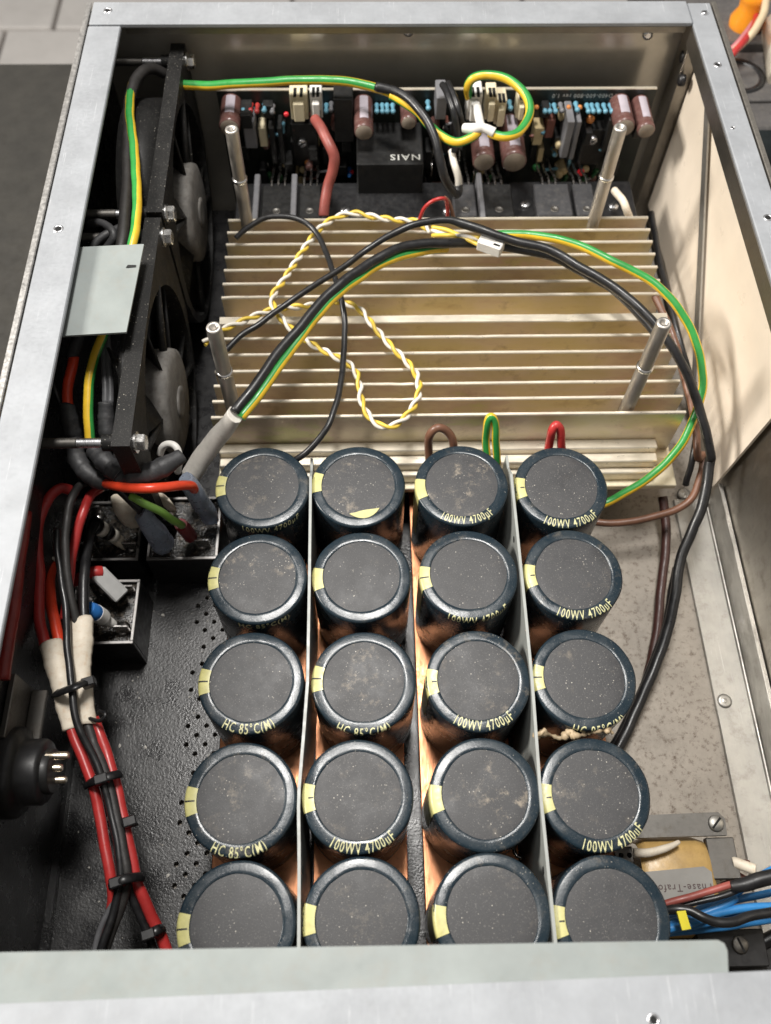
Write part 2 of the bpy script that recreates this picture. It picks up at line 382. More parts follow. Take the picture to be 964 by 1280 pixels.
def text_mesh(txt, size, xs=1.0):
    """flat lettering as (verts, faces, width), centimetres, baseline at 0"""
    if txt not in _glyph:
        c = bpy.data.curves.new('t', 'FONT'); c.body = txt; c.size = 1.0; c.resolution_u = 2; c.offset = .008; c.space_character = 1.18
        t = bpy.data.objects.new('t', c); col.objects.link(t)
        bpy.context.view_layer.update()
        me = bpy.data.meshes.new_from_object(t.evaluated_get(bpy.context.evaluated_depsgraph_get()))
        bm = bmesh.new(); bm.from_mesh(me); bmesh.ops.triangulate(bm, faces=bm.faces[:])
        for _ in range(3):
            long = [e for e in bm.edges if e.calc_length() > .17]
            if not long: break
            bmesh.ops.subdivide_edges(bm, edges=long, cuts=1); bmesh.ops.triangulate(bm, faces=bm.faces[:])
        bm.to_mesh(me); bm.free()
        _glyph[txt] = ([tuple(v.co) for v in me.vertices], [tuple(p.vertices) for p in me.polygons])
        bpy.data.objects.remove(t); bpy.data.meshes.remove(me)
    vs, fs = _glyph[txt]
    vs = [(x * size * xs, y * size) for x, y, z in vs]
    return vs, fs, max(v[0] for v in vs)
def wire(name, pts, r, mat, label, cat='cable', group=None, **k):
    k.setdefault('jit', .012)
    return one(name, Mesh().tube(pts, r, **k), mat, label, cat, group)
GY = dict(n=12, sector=[0] * 6 + [1] * 6)
def gywire(name, pts, r, label, twist=0.10, group=None, start=0, wide=False, **k):
    sec = [0, 0, 0, 1, 1, 1] * 2 if not wide else [0] * 4 + [1] * 2 + [0] * 4 + [1] * 2; sec = sec[start % 6:] + sec[:start % 6]
    return one(name, Mesh().tube(pts, r, n=12, sector=sec, twist=twist, jit=.012, **k), ['green_wire', 'yellow_wire'], label, 'cable', group)
def screw(parent, x, y, z, r, name='screw', up=(0, 0, 1), mat='bolt_steel', ang=0.6):
    m = Mesh(); U = Vector(up)
    m.lathe([(r, -0.05), (r, 0.07), (r * 0.86, 0.12), (r * 0.2, 0.13)], 18, (x, y, z), up)
    o = obj(name, m, mat, parent)
    d = Mesh(); q = U.to_track_quat('Z', 'Y').to_matrix() @ Matrix.Rotation(ang, 3, 'Z')
    vs = [Vector((x, y, z)) + q @ Vector(p) for p in ((-r * .85, -r * .13, .128), (r * .85, -r * .13, .128), (r * .85, r * .13, .128), (-r * .85, r * .13, .128),
                                                       (-r * .85, -r * .13, .138), (r * .85, -r * .13, .138), (r * .85, r * .13, .138), (-r * .85, r * .13, .138))]
    d.add(vs, [(0, 1, 2, 3), (7, 6, 5, 4), (0, 4, 5, 1), (1, 5, 6, 2), (2, 6, 7, 3), (3, 7, 4, 0)])
    obj('slot', d, 'dark_hole', o); return o
def hole(parent, x, y, z, r):
    m = Mesh(); m.lathe([(r * 1.5, 0.0), (r * 1.35, 0.02), (r, 0.015), (r * 0.9, -0.02), (r * 0.55, -0.06)], 14, (x, y, z), mi=0, cap0=False, cap1=False)
    m.lathe([(r * 0.9, 0.006), (0.001, 0.006)], 14, (x, y, z), mi=1, cap0=False, cap1=False)
    return obj('screw_hole', m, ['bolt_steel', 'dark_hole'], parent)

# ================================================================== SETTING
X0, X1, Y0, Y1, ZT = -12.15, 16.07, -2.6, 38.67, 11.48
structure('workbench', Mesh().box(-150, 60, -60, 53.4, -5, -1.6), 'bench_mat')
tl = structure('tiled_floor', Mesh().box(-400, 300, 40, 420, -73, -71.2), 'grout')
for i in range(-4, 3):
    for j in range(0, 5):
        x, y = -68 + i * 46 + (j % 2) * 9, 118 + j * 46
        obj('tile', Mesh().box(x, x + 45.2, y, y + 45.2, -71.2, -70, 0.3), 'tile_white', tl)

# ================================================================== CHASSIS
ch = thing('amplifier_chassis', 'open aluminium amplifier case that holds all the boards, capacitors and wiring', 'chassis', (2, 18, -1.0))
fl = obj('floor_panel', Mesh().box(X0 + .3, X1 - .3, Y0 + .3, Y1 - .35, -0.8, -0.35), 'floor_metal', ch)
obj('bare_floor_plate', Mesh().box(6.9, 15.75, Y0 + .4, 38.2, -0.34, 0.0), 'floor_metal', fl)
obj('shade_black_rear_floor', Mesh().box(-11.8, 6.88, 18.9, 38.2, -0.34, 0.0), 'black_tray', fl)  # black colour stands in for the shade between fans and heatsink
lw = obj('left_wall', Mesh().box(X0, X0 + .24, Y0, Y1, -1, ZT + .02, .03, mi=0), ['plate_edge'], ch)
obj('inner_lining', Mesh().box(X0 + .26, X0 + .34, Y0 + .4, Y1 - .5, 0.1, ZT - .3), 'black_tray', lw)
rw = obj('right_wall', Mesh().box(X1 - .22, X1, Y0, Y1, -1, ZT + .02, .03), 'side_plate', ch)
bw = obj('rear_wall', Mesh().box(X0 + .26, X1 - .24, Y1 - .27, Y1 - .02, -1, ZT - .2), 'rear_plate', ch)
fw = obj('front_wall', Mesh().box(X0 + .26, X1 - .24, Y0, Y0 + .25, -1, ZT - .2), 'side_plate', ch)
rl = obj('left_rail', Mesh().box(X0 + .29, -10.44, Y0 + .02, 37.03, ZT - .22, ZT - .02, .04), 'rail_aluminium', ch)
rr_ = obj('right_rail', Mesh().box(14.74, X1 - .27, Y0 + .02, Y1 - .06, ZT - .2, ZT - .02, .04), 'rail_aluminium', ch)
obj('rail_lip', Mesh().box(14.74, 14.90, Y0 + .1, Y1 - .4, 10.42, ZT - .21, .02), 'dark_flange', rr_)
rb = obj('rear_rail', Mesh().box(X0 + .33, 14.70, 37.07, Y1 - .02, ZT - .16, ZT + .05, .04), 'rail_aluminium_cross', ch)
obj('rail_lip', Mesh().box(-10.3, 14.5, 37.12, 37.26, 11.0, ZT - .17, .02), 'dark_flange', rb)
rf = obj('front_rail', Mesh().prism([(X0 + .3, Y0 - .6), (14.7, Y0 - .6), (14.7, 0.14), (X0 + .3, -0.27)], ZT - .12, ZT + .06), 'rail_aluminium_cross', ch)
for x, y, r in [(-11.275,24.85,0.13)]: hole(rl, x, y, ZT - .015, r)
for x, y, r in [(15.239,34.221,0.12),(15.313,25.162,0.12),(15.042,30.205,0.06)]: hole(rr_, x, y, ZT - .015, r)
for x, y, r in [(-11.106,38.02,0.13)]: hole(rb, x, y, ZT + .055, r)
for x, y, r in [(15.358,37.805,0.15)]: screw(rr_, x, y, ZT - .06, r)
for x, y, r in [(6.535,-0.899,0.1)]: hole(rf, x, y, ZT + .065, r)
# bare angle strip along the right wall, with rivets
an = obj('angle_strip', Mesh().box(14.1, 15.8, Y0 + .5, 19.3, 0.004, 0.16, .03).box(15.62, 15.80, Y0 + .5, 19.2, 0.17, 1.7, .02), 'angle_metal', ch)
obj('weld_bead', Mesh().tube([(15.55, y, .2 + .01 * math.sin(y * 3)) for y in range(-1, 20, 2)], .07, 8), 'angle_metal', an)
for x, y in [(14.487,9.837),(14.612,19.556)]:
    obj('rivet', Mesh().lathe([(.30, 0), (.30, .03), (.22, .08), (.14, .06), (.05, .10)], 18, (x, y, .16)), 'angle_metal', an)
# fixing screws of the rear wall
for x, z in ((2.2, 10.9), (13.3, 10.7)):
    obj('wall_screw', Mesh().lathe([(.24, 0), (.22, .10), (.1, .12)], 16, (x, Y1 - .28, z - .6), (0, -1, 0)), 'bolt_steel', bw)
for y, z in ((37.9, 9.6), (37.2, 8.9)):
    obj('wall_screw', Mesh().lathe([(.26, 0), (.26, .25), (.12, .3)], 12, (15.1, y - .4, z), (-1, 0, 0)), 'black_plastic', bw)
# corner post of the right rear corner
obj('corner_post', Mesh().box(14.9, 15.8, 37.1, 38.3, 0.05, 10.3, .05), 'dark_flange', bw)

# pale insulating sheet on the right wall; added strip imitates a bent edge's reflection
def wall_poly(yz, x0, x1): return Mesh().prism([(p[0], p[1]) for p in yz], x0, x1, fn=lambda a, b, c: (c, a, b))
one('insulating_sheet', wall_poly([(18.4, 10.9), (19.25, 1.3), (24.4, 1.75), (32.3, 1.75), (36.9, 1.35), (37.0, 10.9)], 15.50, 15.62), 'cream_sheet',
    'cream insulating sheet covering the inside of the right wall', 'sheet')
one('metal_strip', wall_poly([(34.9, 10.2), (34.2, 10.3), (24.1, 2.6), (24.7, 2.3)], 15.28, 15.36), 'angle_metal',
    'narrow metal strip added for the reflection in a bent edge by the cream sheet', 'strip')

# ================================================================== BLACK PERFORATED TRAY
def in_poly(x, y): return True
tray = thing('perforated_tray', 'black textured steel tray with small round holes under the capacitors', 'tray', (-3, 8, 0))
m = Mesh(); P_ = 0.37; zt, zb_ = 0.06, -0.12
def cell(m, cx, cy, s, r, n=8):
    h = s / 2; sq = []; ci = []
    for k in range(n):
        a = 2 * PI * k / n + PI / n; c, q = math.cos(a), math.sin(a); t = h / max(abs(c), abs(q))
        sq.append((cx + c * t, cy + q * t)); ci.append((cx + r * c, cy + r * q))
    corner = [(cx + h, cy + h), (cx - h, cy + h), (cx - h, cy - h), (cx + h, cy - h)]
    vs = [(x, y, zt) for x, y in sq] + [(x, y, zt) for x, y in ci] + [(x, y, zb_) for x, y in ci] + [(x, y, zt) for x, y in corner]
    fs = [(k, (k + 1) % n, n + (k + 1) % n, n + k) for k in range(n)] + [(n + k, n + (k + 1) % n, 2 * n + (k + 1) % n, 2 * n + k) for k in range(n)]
    fs = [f[::-1] for f in fs]
    for k in range(n):
        a0 = 2 * PI * k / n + PI / n; a1 = a0 + 2 * PI / n
        for c in range(4):
            ac = PI / 4 + c * PI / 2
            if a0 < ac < a1 or a0 < ac + 2 * PI < a1: fs.append((k, (k + 1) % n, 3 * n + c))
    m.add(vs, fs)
XH0, XH1 = -7.49, -5.27           # perforated band along the left of the capacitor block
nx = 6; ny = int(18.6 / P_); s_ = P_
for i in range(nx):
    for j in range(ny):
        cx, cy = XH0 + (i + .5) * s_, 0.2 + (j + .5) * s_
        skip = i == 0 and (j % 7) in (4, 5, 6)
        if (i + j) % 2 == 0 and not skip: cell(m, cx, cy, s_, 0.105)
        else: m.add([(cx - s_/2, cy - s_/2, zt), (cx + s_/2, cy - s_/2, zt), (cx + s_/2, cy + s_/2, zt), (cx - s_/2, cy + s_/2, zt)], [(0, 1, 2, 3)])
xe = XH0 + nx * s_; ye = 0.2 + ny * s_
for a, b, c, d in ((-11.75, XH0, Y0 + .4, 18.85), (XH0, xe, Y0 + .4, 0.2), (XH0, xe, ye, 18.85), (xe, 6.85, Y0 + .4, 18.85)):
    m.add([(a, c, zt), (b, c, zt), (b, d, zt), (a, d, zt)], [(0, 1, 2, 3)])
obj('perforated_sheet', m, 'black_tray', tray)
# raised fold along the left wall and a shallow beam
obj('folded_edge', Mesh().prism([(-11.82, Y0 + .4), (-11.45, Y0 + .4), (-11.72, 12), (-11.82, 12)], 0.08, 0.42), 'black_tray', tray)
m = Mesh()
for k in range(70):
    x, y = random.uniform(-11.3, -6.0), random.uniform(0.3, 15); a = random.uniform(0, 6); r = random.choice((.03, .04, .05, .09))
    n = 5; vs = [(x + r * random.uniform(.5, 1.2) * math.cos(a + 2 * PI * q / n), y + r * random.uniform(.5, 1.2) * math.sin(a + 2 * PI * q / n), .075 + random.uniform(0, .03)) for q in range(n)]
    m.add(vs + [(x, y, .13)], [(q, (q + 1) % n, n) for q in range(n)])
fk = one('flakes', m, 'flake', 'pale crumbs and paint flakes scattered over the black tray', 'debris'); fk['kind'] = 'stuff'

# ================================================================== COPPER BARS, DIVIDERS
copper_lab = ['copper bus plate under the leftmost column of capacitors', 'copper bus plate under the capacitor column right of the first divider',
              'copper bus plate under the third capacitor column from the left', 'copper bus plate under the rightmost column of capacitors']
for (a, b), lab in zip(((-5.75, -2.5), (-2.1, 1.28), (1.85, 5.3), (5.75, 9.05)), copper_lab):
    one('copper_plate', Mesh().box(a, b, 0.2, 19.6, 1.28, 1.5, .03), 'copper', lab, 'copper plate', 'copper plates under the capacitors')
    for y in (3, 11, 17.5): pass
def divider(bow, holes, lab):
    """thin sheet on edge, bowed sideways between the capacitors"""
    def xat(y):
        for (y0_, x0_), (y1_, x1_) in zip(bow, bow[1:]):
            if y <= y1_: return x0_ + (x1_ - x0_) * max(0, (y - y0_) / (y1_ - y0_))
        return bow[-1][1]
    t = thing('divider_sheet', lab, 'divider', (xat(9), 9.5, 1.55), 'grey dividers between capacitor columns')
    m = Mesh(); n = 30; h = .05; vs = []
    for k in range(n + 1):
        y = .92 + 17.4 * k / n; zt_ = 6.24 if k < n - 1 else 5.7; x = xat(y)
        vs += [(x - h, y, 1.52), (x + h, y, 1.52), (x + h, y, zt_), (x - h, y, zt_)]
    fs = [(4 * k + i, 4 * k + 4 + i, 4 * k + 4 + (i + 1) % 4, 4 * k + (i + 1) % 4) for k in range(n) for i in range(4)] + [(0, 1, 2, 3), (4 * n + 3, 4 * n + 2, 4 * n + 1, 4 * n)]
    obj('sheet', m.add(vs, fs), 'divider_grey', t)
    for y, z in holes:
        x = xat(y)
        obj('slot_hole', Mesh().lathe([(.13, 0), (.13, .012), (.02, .012)], 12, (x - h - .001, y, z), (-1, 0, 0)).lathe([(.13, 0), (.13, .012), (.02, .012)], 12, (x + h + .001, y, z), (1, 0, 0)), 'dark_hole', t)
divider([(1, -2.2), (3.5, -2.25), (5.3, -2.32), (7.2, -2.2), (9.1, -2.1), (13, -2.11), (16.8, -2.14), (18.4, -2.16)], [(3.2, 5.4), (11.6, 5.0)], 'pale grey insulating divider standing between the two left capacitor columns')
divider([(1, 5.42), (5.3, 5.43), (9.1, 5.545), (13, 5.566), (16.8, 5.57), (18.4, 5.58)], [(14.6, 5.7), (3.0, 5.7)], 'pale grey insulating divider standing between the two right capacitor columns')

# ================================================================== BIG CAPACITORS
CH = 4.62                                   # body height
CAPR, SH, RIN = 1.79, 0.10, 1.38
prof = [(CAPR - .08, 0), (CAPR, .08), (CAPR, CH - SH)]
for k in range(1, 7):
    a = k / 6 * PI / 2; prof.append((CAPR - SH + SH * math.cos(a), CH - SH + SH * math.sin(a)))
prof += [(1.50, CH + .022), (RIN + .03, CH + .018), (RIN + .012, CH + .010), (RIN, CH - .02)]
def sleeve_variant(seed):
    rv = random.Random(seed); ph = [rv.uniform(0, 6.28) for _ in range(8)]; m = Mesh().lathe(prof, 72, cap1=False); out = []
    for (x, y, z) in m.v:
        r = math.hypot(x, y); a = math.atan2(y, x)
        w = math.sin(2 * a + ph[0]) + .7 * math.sin(5 * a + ph[1]) + .5 * math.sin(11 * a + ph[2]) + .4 * math.sin(19 * a + ph[3])
        if z > CH - .03 and r < 1.5: k = 1 + .008 * w * (1.5 - r) / .12 / r; x, y = x * k, y * k; z += .004 * math.sin(7 * a + ph[4])
        elif z > CH - .3: k = 1 + .0035 * (math.sin(3 * a + ph[5]) + .6 * math.sin(9 * a + ph[6])); x, y = x * k, y * k; z += .006 * math.sin(4 * a + ph[7])
        out.append((x, y, z))
    m.v = out; return m.data('sleeve', ['capacitor_sleeve'])
bodies = [sleeve_variant(k) for k in range(7)]
end_m = Mesh().lathe([(RIN + .06, CH - .012), (RIN - .03, CH - .004), (1.0, CH + .005), (.001, CH + .007)], 48, cap0=False).data('end_plate', ['capacitor_end'])
top_prof = [(RIN + .03, CH + .018), (1.50, CH + .022)] + [(CAPR - SH + SH * math.cos(k / 6 * PI / 2), CH - SH + SH * math.sin(k / 6 * PI / 2)) for k in range(6, -1, -1)] + [(CAPR, CH - .8), (CAPR, .3)]
def arc_map(s_len):
    """walk s_len from the inner ring edge outwards over the shoulder and down the side; gives r, z, normal"""
    acc = 0
    for i in range(len(top_prof) - 1):
        (r0, z0), (r1, z1) = top_prof[i], top_prof[i + 1]; d = math.hypot(r1 - r0, z1 - z0)
        if acc + d >= s_len or i == len(top_prof) - 2:
            t = (s_len - acc) / d if d > 0 else 0
            n = Vector((-(z1 - z0), r1 - r0)).normalized(); return r0 + (r1 - r0) * t, z0 + (z1 - z0) * t, n
        acc += d
def on_ring(ang, s_len, lift=.012):
    r, z, n = arc_map(max(0.0, s_len)); r += n.x * lift; z += n.y * lift
    return (r * math.cos(ang), r * math.sin(ang), z)
def stripe_mesh(half, minus):
    m = Mesh(); nn = 8; ss = [0, .1, .2, .27, .33, .39, .45, .55, .8, 1.5, 3.2]
    vs = [on_ring(PI - half + 2 * half * i / nn, s) for s in ss for i in range(nn + 1)]
    m.add(vs, [(j * (nn + 1) + i, j * (nn + 1) + i + 1, (j + 1) * (nn + 1) + i + 1, (j + 1) * (nn + 1) + i)[::-1] for j in range(len(ss) - 1) for i in range(nn)], 0, True)
    a, b = minus; k = 6
    vs = [on_ring(PI + w, a + (b - a) * i / k, .018) for w in (-.016, .016) for i in range(k + 1)]
    m.add(vs, [(i, i + 1, k + 1 + i + 1, k + 1 + i) for i in range(k)], 1)
    return m.data('polarity_stripe', ['capacitor_yellow', 'print_black'])
stripes = {'in': stripe_mesh(.27, (.02, .18)), 'out': stripe_mesh(.27, (.05, .62)), 'none': stripe_mesh(.26, (.80, .95))}
def letter_mesh(txt, ang, s_base, size):
    vs, fs, w = text_mesh(txt, size, 0.60)
    m = Mesh(); out = []
    for x, y in vs: out.append(on_ring(ang + (x - w / 2) / 1.60, s_base - y, .015))
    return m.add(out, [f for f in fs]).data('lettering', ['lettering_yellow'])
UF, HC = '100WV 4700µF', 'HC 85°C(M)'
spots = [[(-3.981,16.775),(-0.288,16.787),(3.667,16.76),(7.474,16.665)],[(-4.017,13.014),(-0.203,13.012),(3.688,13.008),(7.445,12.975)],[(-4.051,9.129),(-0.16,9.112),(3.723,9.095),(7.368,9.055)],[(-4.188,5.304),(-0.458,5.351),(3.628,5.317),(7.23,5.244)],[(-4.055,1.652),(-0.363,1.68),(3.598,1.725),(7.238,1.601)]]
# text, centre angle, distance of the baseline from the inner edge of the ring, minus mark
spec = [[(UF, -1.32, .76, 'out'), (None, 0, 0, 'none'), (UF, -1.60, .36, 'none'), (UF, -1.48, .42, 'in')],
        [(HC, -1.40, .80, 'out'), (None, 0, 0, 'none'), (UF, -1.50, .66, 'out'), (UF, -1.46, .42, 'in')],
        [(HC, -1.57, .43, 'out'), (HC, -1.52, .58, 'out'), (UF, -1.55, .38, 'in'), (HC, -1.36, .64, 'out')],
        [(HC, -1.60, .44, 'out'), (UF, -1.52, .42, 'in'), (None, 0, 0, 'none'), (UF, -1.38, .43, 'in')],
        [(None, 0, 0, 'out'), (None, 0, 0, 'none'), (None, 0, 0, 'none'), (None, 0, 0, 'in')]]
rown = ['row nearest the heatsink', 'second row from the heatsink', 'middle row', 'second row from the front rail', 'front row beside the front rail']
coln = ['leftmost column', 'column right of the left divider', 'column left of the right divider', 'rightmost column']
rnd = random.Random(3)
for j in range(5):
    for i in range(4):
        txt, ang, sb, mk = spec[j][i]; x, y = spots[j][i]
        said = 'lettered %s, ' % txt.replace('µ', 'u').replace('°', ' degrees ') if txt else ''
        t = thing('capacitor', 'big dark blue capacitor, %s, %s' % (rown[j], coln[i]), 'capacitor', (x, y, 1.51), 'bank of big capacitors')
        t.rotation_euler = (rnd.uniform(-.008, .008), rnd.uniform(-.008, .008), rnd.uniform(-.10, .10)); t.location.z += rnd.uniform(-.03, .03) * S
        for nm, me in (('sleeve', bodies[(i * 3 + j * 5) % 7]), ('end_plate', end_m), ('polarity_stripe', stripes[mk])): obj(nm, me, [], t)
        if txt: obj('lettering', letter_mesh(txt, ang, sb - .05, .47), [], t)
        if (j, i) == (0, 1):
            m = Mesh(); n = 14
            vs = [((1.28 + w * .17 * math.sin(PI * k / n)) * math.cos(-1.75 + .95 * k / n), (1.28 + w * .17 * math.sin(PI * k / n)) * math.sin(-1.75 + .95 * k / n), CH + .035) for w in (-1, 1) for k in range(n + 1)]
            m.add(vs, [(k, n + 1 + k, n + 2 + k, k + 1) for k in range(n)]); obj('misprint', m.data('misprint', ['capacitor_yellow']), [], t)

# ================================================================== HEATSINK
HZ = 6.2
hs = thing('heatsink', 'gold passivated aluminium heatsink with horizontal cooling fins', 'heatsink', (3.4, 25, 2.6))
obj('base_plate', Mesh().box(-6.3, 13.25, 18.45, 33.0, 2.6, 2.9, .03), 'passivated_plate', hs)
fin_y = [30.77, 30.02, 29.28, 28.5, 27.74, 26.95, 26.17, 24.74, 23.9, 23.03, 22.2, 21.47, 20.68, 19.92]
for k, y in enumerate(fin_y):
    th = .38 if k == 7 else .12
    xr = 13.15 - .02 * k; zz = HZ + (.02 if k % 3 == 0 else 0)
    m = Mesh(); n = 40; rf_ = random.Random(100 + k); lo, hi = [], []; ph = rf_.uniform(0, 6)
    for q in range(n + 1):
        x = -6.15 + (xr + 6.15) * q / n; dy = .004 * math.sin(q * .3 + ph); dz = rf_.uniform(-.003, .003) - (.03 if rf_.random() < .03 else 0)
        lo += [(x, y, 2.91), (x, y + dy, zz - .05 + dz), (x, y + th + dy, zz - .05 + dz), (x, y + th, 2.91)]
        hi += [(x, y - .015 + dy, zz - .052 + dz), (x, y + .01 + dy, zz + dz), (x, y + th - .01 + dy, zz + dz), (x, y + th + .01 + dy, zz - .052 + dz)]
    for vs, mi in ((lo, 0), (hi, 1)):
        m.add(vs, [(4 * q + i, 4 * q + 4 + i, 4 * q + 4 + (i + 1) % 4, 4 * q + (i + 1) % 4) for q in range(n) for i in range(4)] + [(0, 1, 2, 3), (4 * n + 3, 4 * n + 2, 4 * n + 1, 4 * n)], mi)
    if k in (6, 13):   # wide channel: fin with a thicker foot
        m.box(-6.14, xr - .01, y - .45, y - .01, 2.91, 3.5, 0, 0)
    obj('fin', m, ['heatsink_gold', 'fin_edge'], hs)
for k, (ya, yb, z) in enumerate(((19.45, 19.91, 4.35), (19.02, 19.44, 4.0), (18.75, 19.01, 3.5))):
    obj('ledge', Mesh().box(-6.1, 12.2 + .02 * k, ya, yb, 2.91, z, .04), 'fin_edge', hs)
# mounting shelf of the output transistors
sh = obj('transistor_shelf', Mesh().box(-6.1, 13.2, 31.0, 34.6, 4.7, 5.0, .04), 'black_plastic', hs)
obj('shelf_lip', Mesh().box(-6.1, 13.2, 30.98, 31.2, 5.01, 5.9, .03), 'fin_edge', sh)

# ================================================================== STANDOFFS
so = [((-5.31, 20.47), 'metal standoff post beside the lower fan'), ((10.67, 20.47), 'metal standoff post standing in front of the cream sheet and cables'),
      ((-5.31, 30.84), 'metal standoff post before the brown capacitor near the upper fan'), ((10.67, 30.84), 'metal standoff post before the two brown capacitors on the right')]
for (x, y), lab in so:
    t = thing('standoff', lab, 'standoff', (x, y, 2.95), 'four metal standoff posts')
    obj('lower_tube', Mesh().lathe([(.29, 0), (.29, 5.45), (.26, 5.5)], 20, (x, y, 2.92)), 'standoff_metal', t)
    obj('collar', Mesh().lathe([(.24, 0), (.33, .02), (.33, .14), (.24, .17)], 20, (x, y, 8.43)), 'bright_steel', t)
    obj('upper_tube', Mesh().lathe([(.28, 0), (.28, 2.38), (.25, 2.45), (.13, 2.45), (.12, 2.0), (.01, 2.0)], 20, (x, y, 8.60), cap1=False), 'standoff_metal', t)
    obj('bore', Mesh().lathe([(.115, 0), (.115, .03), (.001, .03)], 12, (x, y, 10.4)), 'dark_hole', t)

# ================================================================== FANS
def fan(cy, lab, upper):
    t = thing('cooling_fan', lab, 'fan', (-8.6, cy, .3), 'two black fans on the left wall')
    xa, xb, cz, hy, hz, rad = -8.62, -7.98, 5.1, 5.35, 5.0, 4.75
    # flange: square plate with a round opening
    m = Mesh(); n = 48; ring = []; sq = []
    for k in range(n):
        a = 2 * PI * k / n + PI / n; c, q = math.cos(a), math.sin(a); tt = min(hy / max(abs(c), 1e-6), hz / max(abs(q), 1e-6))
        ring.append((cy + rad * c, cz + rad * q)); sq.append((cy + c * tt, cz + q * tt))
    for k in range(n):     # ears at the upper corners only, the lower half follows the duct
        a = 2 * PI * k / n + PI / n
        if math.sin(a) < -.1:
            sq[k] = (cy + (rad + .42) * math.cos(a), cz + (rad + .28) * math.sin(a)); continue
        for ca in (PI/4, 3*PI/4, 5*PI/4, 7*PI/4):
            if abs(a - ca) < PI / n * 1.01: sq[k] = (cy + hy * (1 if math.cos(ca) > 0 else -1), cz + hz * (1 if math.sin(ca) > 0 else -1))
    V = [(xa, *p) for p in ring] + [(xb, *p) for p in ring] + [(xa, *p) for p in sq] + [(xb, *p) for p in sq]
    F = []
    for k in range(n):
        j = (k + 1) % n
        F += [(n + k, n + j, j, k), (3 * n + k, 3 * n + j, n + j, n + k), (k, j, 2 * n + j, 2 * n + k), (2 * n + k, 2 * n + j, 3 * n + j, 3 * n + k)]
    m.add(V, F); obj('flange', m, 'fan_black', t)
    dl = -1.7 if upper else -.25
    m = Mesh().lathe([(rad, 0), (rad + .22, .0), (rad + .22, dl), (rad, dl), (rad, 0)], 48, (xa - .01, cy, cz), (1, 0, 0), cap0=False, cap1=False)
    obj('duct', m, 'fan_black', t)
    h = obj('hub', Mesh().lathe([(2.15, -1.4), (2.25, -.2), (2.2, .0), (1.9, .10), (.3, .12)], 36, (xb + .15, cy, cz), (1, 0, 0)), 'fan_hub', t)
    obj('hub_cap', Mesh().lathe([(.7, .0), (.7, .06), (.5, .08)], 24, (xb + .27, cy, cz), (1, 0, 0)), 'fan_hub', h)
    for k in range(7):
        a = 2 * PI * k / 7 + .3; m = Mesh(); vs = []
        for (r, w, dx0, dx1) in ((2.1, .80, -1.3, -.1), (3.2, .76, -1.4, -.15), (4.6, .72, -1.5, -.25)):
            for (da, dx) in ((-w / 2, dx0), (w / 2, dx1)):
                vs.append((xb + dx, cy + r * math.cos(a + da), cz + r * math.sin(a + da)))
        vs += [(p[0] + .12, p[1], p[2]) for p in vs]
        m.add(vs, [(0, 1, 3, 2), (2, 3, 5, 4), (8, 9, 7, 6), (10, 11, 9, 8), (0, 6, 7, 1), (4, 5, 11, 10), (1, 7, 9, 3), (3, 9, 11, 5), (0, 2, 8, 6), (2, 4, 10, 8)], 0, True)
        obj('blade', m, 'fan_black', t)
    for a in (PI / 4 + .2, 3 * PI / 4 + .2, 5 * PI / 4 + .2, 7 * PI / 4 + .2):
        r0, r1 = 1.9, rad + .1
        obj('strut', Mesh().tube([(xb - .18, cy + r0 * math.cos(a), cz + r0 * math.sin(a)), (xb - .12, cy + r1 * math.cos(a), cz + r1 * math.sin(a))], .16, 8, smooth_path=False), 'fan_black', t)
    for dy in (-4.85, 4.85):
        for z in (cz + 4.45,):
            b = obj('bolt', Mesh().lathe([(.17, -3.3), (.17, .0)] , 14, (xb, cy + dy, z), (1, 0, 0)), 'bolt_steel', t)
            obj('thread', Mesh().lathe([(.175 + .02 * (k % 2), -3.28 + .045 * k) for k in range(30)], 14, (xb, cy + dy, z), (1, 0, 0)), 'bracket_steel', b)
            obj('washer', Mesh().lathe([(.38, 0), (.38, .07)], 20, (xb + .01, cy + dy, z), (1, 0, 0)), 'bright_steel', b)
            obj('nut', Mesh().lathe([(.29, 0), (.31, .03), (.31, .26), (.27, .30), (.16, .30)], 6, (xb + .085, cy + dy, z), (1, 0, 0), smooth=False), 'bright_steel', b)
            obj('spacer', Mesh().lathe([(.30, 0), (.30, .45)], 16, (xa - .46, cy + dy, z), (1, 0, 0)), 'fan_black', t)
    return t
fan(32.5, 'black cooling fan in the rear left corner with grey hub', True)
fan(21.5, 'black cooling fan nearer the front, below the hanging grey card', False)

# card hanging from the left rail
sheetp = [(-10.742,24.483,10.9),(-8.194,24.518,11.0),(-8.356,20.318,11.0),(-10.717,20.253,10.9)]
m = Mesh(); vs = [p for p in sheetp]; vs += [(p[0], p[1], p[2] - .08) for p in sheetp]
m.add(vs, [(3, 2, 1, 0), (4, 5, 6, 7), (0, 1, 5, 4), (1, 2, 6, 5), (2, 3, 7, 6), (3, 0, 4, 7)])
card = thing('plastic_card', 'pale grey plastic card sticking out from the left rail over the fan', 'card', sheetp[3])
obj('card_sheet', m, 'insulation_grey', card)
q = Vector((-8.564,23.382,11.02))
obj('ink_mark', Mesh().prism([(q.x - .16, q.y - .05), (q.x + .2, q.y - .03), (q.x + .2, q.y + .07), (q.x - .1, q.y + .08)], q.z - .015, q.z), 'print_black', card)

# front insulating plate
fp = [(-9.816,0.876,11.3),(8.466,0.752,11.3),(8.61,0.678,11.3),(8.656,0.519,11.3),(8.526,-0.287,11.3),(-9.574,-0.326,11.3)]
one('insulating_plate', Mesh().prism([(p[0], p[1]) for p in fp], 11.16, 11.32), 'insulation_grey', 'long pale grey insulating plate lying along the front rail', 'plate')

